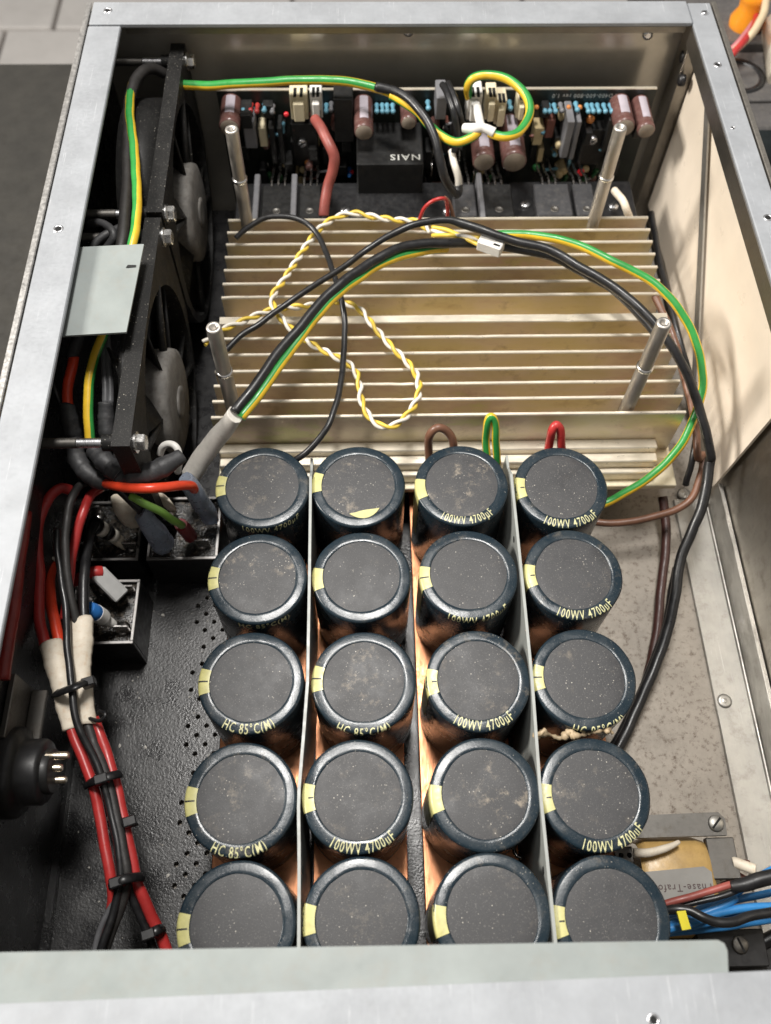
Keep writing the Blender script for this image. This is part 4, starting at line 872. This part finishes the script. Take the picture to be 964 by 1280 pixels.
# sleeves and wires on the rectifiers
wire('red_cable', [(-9.599,16.414,7.2),(-8.86,15.92,7.8),(-7.903,15.633,8.1),(-7.139,15.86,7.8),(-6.637,16.531,6.8),(-6.593,16.782,6.0)], .18, 'orange_red_wire', 'bright orange red cable lying across to the blue sleeve')
wire('blue_sleeve', [(-6.924,17.037,6.3),(-6.736,16.97,5.8),(-6.602,16.959,4.8),(-6.471,16.972,3.7),(-6.454,16.941,3.2)], [.34, .36, .38, .38, .34], 'blue_tubing', 'translucent blue sleeve at the right corner of the rectifier', 'sleeve')
wire('black_cable', [(-10.148,17.072,6.8),(-9.596,16.739,6.7),(-9.158,16.477,6.3),(-8.8,16.229,5.8),(-8.526,16.007,5.3)], .17, 'black_wire', 'black cable running into the grey blue sleeve')
wire('blue_sleeve', [(-8.646,16.057,5.6),(-8.471,15.85,5.2),(-8.273,15.719,4.5),(-8.146,15.672,3.6)], [.33, .38, .45, .48], 'blue_tubing', 'grey blue sleeve on the left corner of the rectifier', 'sleeve')
wire('green_cable', [(-9.259,16.908,6.7),(-8.756,16.692,6.7),(-8.297,16.638,6.6)], .12, 'lime_wire', 'short lime green wire above the orange red cable')
wire('green_cable', [(-8.69,15.972,7.0),(-8.247,15.718,6.9),(-7.739,15.625,6.5),(-7.437,15.708,5.7),(-7.247,15.968,4.6)], .15, 'lime_wire', 'lime green cable ending in the red sleeve')
wire('red_sleeve', [(-7.34,16.092,4.5),(-7.293,16.203,3.8),(-7.258,16.318,3.0)], [.26, .29, .30], 'red_sleeve', 'dark red sleeve on the end of the lime green cable', 'sleeve')
m = Mesh()
cr = [(-8.403,16.726,5.6),(-7.981,16.729,5.9),(-7.802,16.701,5.9),(-7.664,16.719,5.5),(-7.482,16.579,5.0),(-7.567,16.642,4.6),(-7.796,16.645,4.6),(-7.94,16.638,5.0),(-8.274,16.792,5.2)]
cc = Vector((0, 0, 0))
for p in cr: cc += Vector(p) / len(cr)
m.add([*cr, tuple(cc + Vector((0, 0, .25)))] + [(p[0], p[1], p[2] - .15) for p in cr] + [tuple(cc - Vector((0, 0, .4)))], [(k, (k + 1) % 9, 9) for k in range(9)] + [(10 + (k + 1) % 9, 10 + k, 19) for k in range(9)] + [(k, 10 + k, 10 + (k + 1) % 9, (k + 1) % 9) for k in range(9)], 0, True)
one('torn_tape', m, 'white_sleeve', 'crumpled cream tape behind the lime green cable', 'tape')
wire('nylon_sleeve', [(-9.58,16.927,5.2),(-9.53,16.717,4.8),(-9.481,16.644,4.2),(-9.441,16.706,3.6)], [.40, .46, .42, .34], 'white_sleeve', 'dirty translucent sleeve between the two rear rectifiers', 'sleeve')
lug = thing('terminal_boot', 'striped black and white terminal boot on the rectifier by the left wall', 'terminal boot', (-11.034,16.955,2.6))
for k in range(4):
    a, b = [(-10.894,16.307,4.2),(-10.286,16.345,2.9)]
    p = Vector(a).lerp(Vector(b), k / 4); qv = Vector(a).lerp(Vector(b), (k + .8) / 4)
    obj('ring', Mesh().tube([p, qv], .34 - .02 * k, 14, smooth_path=False), 'white_wire' if k % 2 else 'black_plastic', lug)
obj('tab', Mesh().tube([(-10.468,16.344,3.2),(-10.196,16.26,2.7),(-9.995,16.146,2.4)], [.26, .24, .16], 10), 'white_sleeve', lug)
wire('black_cable', [(-10.756,16.165,4.4),(-10.709,15.487,4.9),(-10.591,14.588,5.2),(-10.495,13.668,5.4),(-10.419,12.706,5.4),(-10.251,11.715,5.3)], .19, 'black_wire', 'short black cable from the striped boot into the right white sleeve')
wire('red_cable', [(-11.074,16.475,6.6),(-11.362,16.433,6.8),(-11.632,16.109,6.9),(-11.833,15.541,6.9),(-11.93,14.87,6.8),(-11.898,14.096,6.6),(-11.767,13.237,6.4),(-11.696,12.391,6.2),(-11.598,11.559,6.0),(-11.32,10.67,5.9)], .195, 'red_wire', 'red cable arching closest to the left rail')
wire('red_cable', [(-10.131,16.851,6.1),(-10.345,16.37,6.4),(-10.506,15.602,6.5),(-10.696,14.877,6.3),(-10.835,14.207,6.0),(-10.915,13.539,5.7),(-11.001,12.716,5.4),(-11.05,11.861,5.2)], .18, 'red_wire', 'red cable descending behind the dull black pair')
wire('orange_cable', [(-11.879,14.171,5.0),(-11.797,13.509,5.3),(-11.573,12.684,5.5),(-11.259,11.8,5.6),(-10.902,10.77,5.6)], .20, 'orange_red_wire', 'orange red cable entering the left white sleeve')
wire('black_cable', [(-10.193,17.029,6.4),(-10.58,16.535,6.9),(-10.739,15.825,7.2),(-10.8,15.066,7.2),(-10.75,14.15,7.1),(-10.657,13.301,6.9),(-10.546,12.507,6.6),(-10.376,11.87,6.3),(-10.247,11.325,6.0)], .15, 'dull_black_wire', 'dull black cable curving over the red ones, upper of a pair')
wire('black_cable', [(-11.177,14.676,6.9),(-11.063,13.936,6.9),(-10.896,13.195,6.8),(-10.733,12.467,6.7),(-10.495,11.601,6.6),(-10.314,10.574,6.6),(-10.169,9.752,6.5),(-9.939,8.915,6.5),(-9.795,8.263,6.4),(-9.536,7.512,6.2),(-9.13,6.791,5.9),(-8.811,6.132,5.7),(-8.502,5.328,5.5),(-8.201,4.351,5.4),(-7.999,3.519,5.3),(-7.955,2.941,5.2),(-8.109,2.153,5.0),(-8.397,1.268,4.8),(-8.577,0.724,4.6)], .13, 'black_wire', 'long shiny black cable running down the middle of the harness')
wire('white_sleeve', [(-11.107,10.725,5.9),(-10.831,10.022,5.9),(-10.557,9.281,5.8),(-10.304,8.469,5.7),(-10.094,7.756,5.6)], [.40, .40, .36, .34, .24], 'white_sleeve', 'left yellowed white sleeve round the red cables', 'sleeve', flat=.7, wob=.05)
wire('white_sleeve', [(-10.195,11.543,5.9),(-10.093,10.824,5.9),(-10.031,9.983,5.8),(-9.853,9.101,5.7),(-9.613,7.935,5.5)], [.42, .44, .40, .36, .34], 'white_sleeve', 'right yellowed white sleeve scorched brown at its top', 'sleeve', flat=.75, wob=.05)
wire('red_cable', [(-10.176,7.947,5.6),(-9.916,7.428,5.5),(-9.561,6.781,5.4),(-9.237,6.144,5.3),(-9.024,5.518,5.2),(-8.823,4.777,5.1),(-8.56,3.926,5.0),(-8.343,3.213,4.9),(-8.273,2.641,4.7),(-8.369,1.966,4.4),(-8.458,1.064,4.2)], .18, 'red_wire', 'dull red cable at the left of the lower harness')
wire('red_cable', [(-9.431,8.177,5.4),(-9.138,7.597,5.3),(-8.766,6.787,5.3),(-8.373,5.76,5.2),(-8.126,5.012,5.1),(-7.869,4.155,5.0),(-7.604,3.208,4.8),(-7.363,2.676,4.6),(-7.06,2.059,4.3),(-6.725,1.374,4.0),(-6.423,0.69,3.8)], .19, 'red_wire', 'bright red cable at the right of the lower harness')
wire('grey_cable', [(-9.635,8.1,5.5),(-9.287,7.306,5.4),(-8.789,6.352,5.5),(-8.401,5.344,5.4),(-8.075,4.362,5.3),(-7.834,3.408,5.2),(-7.817,2.839,5.0),(-8.05,2.056,4.7),(-8.393,1.169,4.4),(-8.539,0.73,4.2)], .17, 'dull_black_wire', 'dark grey cable between the two red ones in the harness')
wire('black_cable', [(-7.808,3.202,4.9),(-7.689,2.636,4.6),(-7.442,2.068,4.3),(-7.114,1.451,4.0),(-6.875,0.702,3.7)], .14, 'black_wire', 'black cable beside the bright red one near the front rail')
wire('black_cable', [(-8.022,3.078,5.0),(-8.269,2.407,4.7),(-8.624,1.622,4.5),(-8.726,0.844,4.3)], .10, 'grey_wire', 'thin grey cable splitting off left at the harness bottom')
wire('dark_red_cable', [(-11.577,14.273,9.0),(-11.604,12.091,8.6),(-11.684,10.565,8.2),(-11.769,8.816,7.8)], .26, 'dark_red_wire', 'thick dark red cable in shadow under the left rail')
def tie(px, r, lab, headpt, tail=None):
    p = [Vector(a) for a in px]; t = thing('cable_tie', lab, 'cable tie', p[len(p) // 2], 'black cable ties on the harness')
    obj('strap', Mesh().tube(p, r, 8, flat=.5), 'black_plastic', t)
    h = Vector(headpt); obj('head', Mesh().box(h.x - .22, h.x + .22, h.y - .16, h.y + .16, h.z - .2, h.z + .16, .04, rot=Matrix.Rotation(.3, 3, 'Z')), 'black_plastic', t)
    if tail: obj('tail', Mesh().tube(tail, .07, 6), 'black_plastic', t)
tie([(-10.824,9.009,5.6),(-10.412,8.82,6.3),(-10.02,8.801,6.7),(-9.711,8.873,6.8),(-9.54,9.1,6.5),(-9.439,9.282,6.0)], .17, 'black cable tie round the two white sleeves', (-9.439,9.129,6.4), [(-9.47,8.097,5.7),(-9.075,7.955,5.9),(-8.875,8.059,6.0),(-8.892,8.195,6.0),(-9.118,8.281,5.9)])
tie([(-9.432,6.012,5.2),(-9.05,5.989,5.8),(-8.718,6.044,6.0),(-8.444,6.114,6.0),(-8.255,6.269,5.6)], .16, 'black cable tie just below the three pin connector level', (-8.715,6.019,6.0))
tie([(-8.179,4.798,5.2),(-7.946,4.771,5.5),(-7.794,4.792,5.5),(-7.763,4.82,5.0)], .14, 'small black cable tie head on the bright red cable', (-7.766,4.767,5.5))
tie([(-8.308,2.943,5.0),(-7.956,2.973,5.6),(-7.715,3.027,5.7),(-7.498,3.089,5.5),(-7.322,3.158,5.0)], .16, 'black cable tie where the harness splits', (-7.953,2.95,5.6))
tie([(-7.271,1.446,4.2),(-6.989,1.537,4.6),(-6.75,1.645,4.6),(-6.691,1.709,4.2)], .16, 'black cable tie on the bright red cable nearest the front rail', (-7.037,1.515,4.6))
# plugs on the front rectifier
pl = thing('grey_plug', 'pale grey plastic plug with red end on the front rectifier', 'plug', (-10.296,14.23,2.6))
a, b = Vector((-10.453,14.246,3.9)), Vector((-9.826,13.724,3.2)); c = (a + b) / 2
rq = (b - a).to_track_quat('X', 'Z').to_matrix(); L_ = (b - a).length / 2 + .15
obj('plug_body', Mesh().box(c.x - L_, c.x + L_, c.y - .33, c.y + .33, c.z - .3, c.z + .3, .06, rot=rq), 'grey_nylon', pl)
obj('red_end', Mesh().tube([(-10.733,14.228,4.1),(-10.522,14.258,4.1),(-10.34,14.301,4.0)], .24, 12), 'red_wire', pl)
pl = thing('blue_and_white_cap', 'white plastic cap with blue ring on the front rectifier', 'terminal cap', (-10.618,13.034,2.6))
obj('blue_ring', Mesh().tube([(-10.453,12.56,4.6),(-10.358,12.551,4.3),(-10.295,12.573,4.0)], [.26, .32, .32], 16), 'blue_part', pl)
obj('cap_body', Mesh().tube([(-10.326,12.566,4.1),(-10.229,12.593,3.7),(-10.159,12.572,3.5)], [.34, .33, .30], 16), 'white_nylon', pl)
obj('cap_tip', Mesh().tube([(-10.175,12.592,3.45),(-10.018,12.561,3.1),(-9.913,12.537,2.9)], [.20, .19, .14], 14), 'white_nylon', pl)
wire('red_sleeve', [(-11.431,13.748,4.3),(-11.124,13.721,4.5),(-10.835,13.804,4.6)], .24, 'red_sleeve', 'dark red sleeve between the cables above the front rectifier', 'sleeve')
for a, lab in (([(-13.266,13.85,3.6),(-13.292,13.598,3.4),(-13.371,13.429,3.0)], 'crumpled silver foil lug by the left wall, upper one'), ([(-13.345,12.78,3.2),(-13.22,12.723,3.0),(-13.093,12.666,2.8)], 'crumpled silver foil lug by the left wall, lower one')):
    wire('metal_lug', a, [.3, .38, .26], 'solder', lab, 'terminal', wob=.2)
wire('blue_wire', [(-12.099,14.221,4.9),(-11.981,14.278,5.2),(-11.802,14.294,5.3),(-11.701,14.207,5.2)], .06, 'white_wire', 'tiny white wire hook behind the dull black cables')

# ================================================================== THREE PIN CONNECTOR
cx, cy, cz = (-11.253,6.298,6.0)
cn = thing('three_pin_connector', 'round black connector with three brass pins on the left wall', 'connector', (-11.8, cy, cz))
obj('shell', Mesh().lathe([(1.45, -.2), (1.45, .35), (1.35, .5), (1.15, .55), (1.05, .62), (1.05, 1.15), (.98, 1.25), (.2, 1.22)], 36, (-11.75, cy, cz), (1, 0, 0)), 'black_plastic', cn)
obj('insert', Mesh().lathe([(.72, 0), (.72, .25), (.66, .28)], 24, (-10.55, cy, cz), (1, 0, 0)), 'component_black', cn)
for (p, e) in [((-10.43,6.681,6.5),(-9.705,6.616,6.5)),((-10.669,6.392,6.1),(-9.994,6.353,6.1)),((-10.649,6.092,5.7),(-9.943,6.052,5.7))]:
    obj('pin', Mesh().lathe([(.125, 0), (.125, (e[0] - p[0]) - .06), (.09, e[0] - p[0])], 14, p, (1, 0, 0)), 'brass_pin', cn)
one('wall_bracket', Mesh().box(-11.75, -11.55, 7.1, 9.2, 5.6, 7.3, .03).box(-11.54, -11.0, 7.2, 9.1, 5.62, 5.8, .03), 'bracket_steel', 'small scuffed metal bracket on the left wall above the connector', 'bracket')

# ================================================================== TRANSFORMER CORNER
tr = thing('transformer', 'mains transformer with yellow tape winding beside the front right capacitor', 'transformer', (10.5, 3.2, .2))
x0, y0 = 9.2, 0.2
obj('core', Mesh().box(9.3, 13.9, 0.0, 1.15, .2, 2.05, .05), 'black_plastic', tr)
xa = [(9.078,5.066,2.9),(12.45,5.079,2.9),(12.464,4.325,2.9),(8.958,4.292,2.9)]
br = obj('bracket', Mesh().prism([(9.0, 4.27), (xa[2][0], 4.30), (xa[1][0] + .05, 4.85), (xa[1][0] - .15, 5.08), (9.0, 5.02)], 2.7, 2.9).box(11.75, 12.75, 2.9, 4.26, 2.4, 2.69, .03), 'bracket_steel', tr)
p = (12.126,4.699,2.95); screw(br, p[0], p[1], 2.9, .28, ang=.8, mat='angle_metal')
p = (12.307,0.865,2.6)
obj('bracket', Mesh().box(10.9, 13.2, .2, 1.35, 2.1, 2.5, .04), 'black_plastic', tr); screw(tr, p[0], p[1], 2.5, .28, ang=1.9, mat='bracket_steel')
m = Mesh(); n = 12; prof2 = []
for k in range(n + 1):
    a = PI * k / n; prof2.append((2.75 - 1.65 * math.copysign(abs(math.cos(a)) ** .45, math.cos(a)), 1.0 + 1.85 * max(0, math.sin(a)) ** .4))
vs = []
for xx, sc_ in ((9.35, .9), (9.6, 1.0), (11.4, 1.0), (11.75, .93), (11.9, .75)):
    for (yy, zz) in prof2: vs.append((xx, 2.75 + (yy - 2.75) * sc_, .4 + (zz - .4) * (sc_ * .5 + .5)))
m.add(vs, [(i * (n + 1) + k, i * (n + 1) + k + 1, (i + 1) * (n + 1) + k + 1, (i + 1) * (n + 1) + k)[::-1] for i in range(4) for k in range(n)], 0, True)
m.add(vs[-(n + 1):], [list(range(n + 1))], 0)
wd = obj('winding', m, 'transformer_tape', tr)
lb = [(9.328,3.162,2.93),(11.432,3.297,2.93),(11.672,3.112,2.93),(11.59,2.157,2.93),(9.411,2.006,2.93)]
lo = obj('paper_label', Mesh().prism([(p[0], p[1]) for p in lb], 2.90, 2.93), 'paper_label', wd)
vs, fs, w = text_mesh('Phase-Trafo', .34, .95); p = (10.664,2.625,2.94)
obj('label_lettering', Mesh().add([(p[0] - (x - w / 2), p[1] + .12 - y, 2.936) for x, y in vs], fs), 'label_ink', lo)
wire('white_tube', [(9.019,3.766,3.1),(9.558,3.749,3.15),(10.134,3.867,3.15),(10.664,4.097,3.1)], [.15, .15, .13, .07], 'white_sleeve', 'white cable sleeve lying on the yellow transformer tape', 'sleeve')
wire('white_tube', [(12.583,3.439,2.6),(12.857,3.317,2.7),(13.262,3.169,2.8)], .19, 'white_sleeve', 'short dirty white tube right of the transformer', 'sleeve')
m = Mesh()
for k in range(26):
    p = Vector((12.809,3.333,1.6)) + Vector((random.uniform(-.35, .45), random.uniform(-.45, .4), random.uniform(-.5, .7)))
    d = Vector((random.uniform(-1, 1), random.uniform(-1, 1), random.uniform(-.5, 1))).normalized() * .22
    m.tube([p - d, p + d * .2 + Vector((.04, .02, .03)), p + d], random.uniform(.03, .09), 6, sub=2)
dg = one('solder_joints', m, 'brown_part', 'brown resin and solder blobs at the transformer terminals', 'solder'); dg['kind'] = 'stuff'
wire('red_cable', [(9.402,2.028,4.0),(10.002,2.191,4.2),(10.788,2.358,4.3),(11.445,2.527,4.4),(11.8,2.592,4.4)], .12, 'pink_red_wire', 'thin dull red cable crossing in front of the transformer label')
wire('black_cable', [(9.399,1.844,3.9),(10.302,2.057,4.0),(11.188,2.214,4.2),(11.986,2.428,4.3)], .10, 'black_wire', 'thin black wire just below the dull red cable')
wire('heat_shrink', [(11.68,2.522,4.4),(12.07,2.553,4.5),(12.526,2.654,4.6),(13.227,2.798,4.7)], [.17, .23, .25, .25], 'black_plastic', 'black shrink tube on the red cable at the right edge', 'sleeve')
blue = [("825,1160,3.4 850,1152,3.5 880,1142,3.6 905,1126,3.7 916,1113,3.8", 'blue cable rising behind the black sleeve, steepest of five'),]
for pts, r, lab in (([(9.359,1.213,3.3),(10.11,1.429,3.4),(11.087,1.834,3.5),(12.083,2.373,3.5),(13.06,2.873,3.5),(14.105,3.253,3.5)], .14, 'blue cable highest of the bundle at the right edge'),
                    ([(9.421,1.407,3.2),(10.218,1.678,3.2),(11.082,1.976,3.2),(11.82,2.279,3.2)], .14, 'blue cable nearest the transformer label'),
                    ([(9.362,1.289,3.7),(10.29,1.481,3.7),(11.271,1.769,3.7),(12.231,1.916,3.7),(13.7,1.933,3.7)], .14, 'blue cable in the middle of the bundle'),
                    ([(9.424,1.481,3.6),(10.406,1.65,3.6),(11.442,1.957,3.7),(12.034,2.235,3.7)], .13, 'blue cable crossing diagonally over the bundle'),
                    ([(9.611,1.244,3.0),(10.755,1.339,3.0),(11.85,1.436,3.0),(13.928,1.658,3.0)], .14, 'lowest blue cable of the bundle'),
                    ([(9.53,1.591,3.3),(10.389,1.783,3.4),(11.352,2.053,3.4),(12.311,2.212,3.3),(14.044,2.48,3.2)], .13, 'blue cable just under the thin black wire'),
                    ([(9.523,1.325,3.35),(10.538,1.444,3.4),(11.61,1.612,3.4),(12.757,1.786,3.3),(13.845,1.836,3.3)], .13, 'blue cable partly hidden below the S shaped black cable')):
    wire('blue_cable', pts, r, 'blue_wire', lab, group='blue cables by the transformer')
wire('black_cable', [(9.391,1.831,4.1),(9.783,1.88,4.3),(10.186,1.841,4.4),(10.529,1.641,4.5),(10.937,1.492,4.5),(11.45,1.481,4.5),(12.166,1.634,4.4),(13.281,1.781,4.3)], .155, 'black_wire', 'black cable with an S bend over the blue bundle')
ty = [(9.658,1.806,4.75),(9.943,1.823,4.75),(10.022,1.292,4.75),(9.735,1.253,4.75)]
m = Mesh(); m.add(ty + [(p[0], p[1], p[2] - .1) for p in ty], [(3, 2, 1, 0), (4, 5, 6, 7), (0, 1, 5, 4), (1, 2, 6, 5), (2, 3, 7, 6), (3, 0, 4, 7)])
one('yellow_tag', m, 'yellow_tag', 'small bright yellow tag tied on the blue cables', 'tag')
wire('black_cable', [(14.191,1.353,2.2),(13.346,0.936,2.0),(12.64,0.518,1.8),(11.946,0.149,1.6),(11.517,-0.274,1.4)], .24, 'black_wire', 'thick black cable in the front right corner behind the front rail')
bk = thing('perforated_bracket', 'small grey perforated metal bracket beside the rightmost capacitor column', 'bracket', (9.082,3.869,1.6))
p = Vector((9.029,3.834,1.9)); obj('bracket_plate', Mesh().box(p.x - .35, p.x + .3, p.y - .3, p.y + .3, p.z - .12, p.z, .02), 'bracket_steel', bk)
for d in (-.13, .17): obj('bracket_hole', Mesh().lathe([(.09, 0), (.09, .008), (.001, .008)], 12, (p.x + d, p.y, p.z)), 'dark_hole', bk)
p = Vector((5.402,4.136,1.6))
one('screw_eye', Mesh().lathe([(.33, 0), (.33, .06), (.26, .09), (.2, .06), (.2, 0)], 24, (p.x, p.y, 1.51), cap0=False, cap1=False), 'solder', 'small round metal ring on the copper behind the right divider', 'ring')
# dried glue between the capacitors of the right column
m = Mesh(); rg = random.Random(5)
gp = [Vector(a) for a in [(5.537,7.139,6.2),(5.758,7.214,6.2),(6.084,7.257,5.9),(6.361,7.169,5.8),(6.658,7.274,6.0),(6.889,7.137,6.1),(7.293,7.233,5.9),(7.605,7.283,6.1),(7.933,7.331,6.1),(8.152,7.191,6.0)]]
m.tube([p + Vector((0, 0, -.25 + .08 * (k % 2))) for k, p in enumerate(gp)], [.06, .12, .05, .09, .16, .10, .05, .10, .15, .05], 8, sub=5, wob=.5, jit=.03)
for k in (0, 1, 4, 8):
    p = gp[k] + Vector((0, 0, -.2)); m.tube([p, p + Vector((rg.uniform(-.1, .1), rg.uniform(-.2, .1), .15)), p + Vector((rg.uniform(-.2, .2), rg.uniform(-.3, .1), .1))], [.12, .09, .03], 7, sub=4, wob=.4)
gl = one('glue_strands', m, 'glue', 'dried brown glue strands between two capacitors of the rightmost column', 'glue')
gl['kind'] = 'stuff'

# ================================================================== BACKGROUND RIGHT AND LEFT
sb = thing('socket_box', 'grey box with round black socket behind the right rail', 'box', (24, 45, -1.5))
p = [(20.485,43.685,3.0),(23.639,46.869,3.0),(22.803,47.986,3.0),(21.775,45.432,3.0),(22.535,43.672,3.0)]
obj('box_body', Mesh().box(19.5, 26, 41.2, 47.9, -1.5, 2.8, .1), 'grey_box', sb)
obj('socket', Mesh().lathe([(1.6, 0), (1.55, .25), (1.2, .25), (1.1, -.1), (.01, -.12)], 28, (p[3][0] - .1, p[3][1], 2.81), cap1=False), 'black_plastic', sb)
obj('socket_plate', Mesh().box(19.6, 24.4, 43.3, 47.6, 2.80, 3.0, .05), 'grey_box', sb)
ob = (22.937,49.811,3.2)
kn = thing('binding_post', 'orange binding post with waisted knob behind the right rail', 'binding post', ob)
obj('knob', Mesh().lathe([(.95, 0), (1.0, .4), (.72, 1.0), (.82, 1.6), (.9, 2.1), (.6, 2.25)], 28, ob), 'orange_knob', kn)
obj('metal_tip', Mesh().lathe([(.5, 0), (.5, .1), (.2, .12)], 20, (ob[0], ob[1], ob[2] + 2.26)), 'solder', kn)
one('equipment_box', Mesh().box(18.6, 40, 48.2, 60, -1.5, 3.2, .1), 'grey_box', 'dark grey equipment box under the orange binding post', 'box')
one('black_case', Mesh().box(24.6, 40, 34, 47.8, -1.5, 2.4, .2), 'black_plastic', 'black case behind the socket box at the right edge', 'case')
cp = (23.729,46.796,3.2)
one('metal_cylinder', Mesh().lathe([(1.0, 0), (1.1, .1), (1.1, 4.6), (1.0, 4.7)], 28, (cp[0] + .4, cp[1] - 2.2, 3.6), (.15, 1, 0)), 'fin_edge', 'pale metal cylinder lying by the socket box at the right edge', 'cylinder')
wire('red_cable', [(20.3,45.366,3.6),(20.72,45.342,4.2),(21.567,46.17,4.6),(22.388,47.404,4.6),(23.123,49.155,4.2)], .2, 'red_wire', 'red cable passing left of the orange binding post')
wire('rose_cable', [(20.829,46.368,3.6),(21.435,46.558,4.2),(22.209,47.494,4.4),(22.991,48.776,4.2)], .2, 'rose_wire', 'rose coloured cable beside the red one behind the right rail')
wire('beige_cable', [(21.25,46.207,4.0),(21.858,46.457,4.6),(22.45,47.147,5.0),(22.968,48.158,5.2),(23.362,49.672,5.2)], .22, 'beige_wire', 'beige cable curving up right of the binding post')
one('teal_board', Mesh().box(17.0, 40, 26, 40.2, -1.5, .4, .1), 'teal_surface', 'dusty teal board lying beside the case on the right', 'board')
one('wood_plank', Mesh().box(-160, -88, 150, 172, -69.9, -66, .3), 'wood', 'brown wooden plank on the tiled floor in the far left corner', 'plank')
mr = Mesh(); mr.box(-40, -16.5, -6, 22.5, -1.55, 1.2, .5)
one('folded_cloth', mr, 'maroon_cloth', 'dark maroon cloth on the bench beside the left rail', 'cloth')
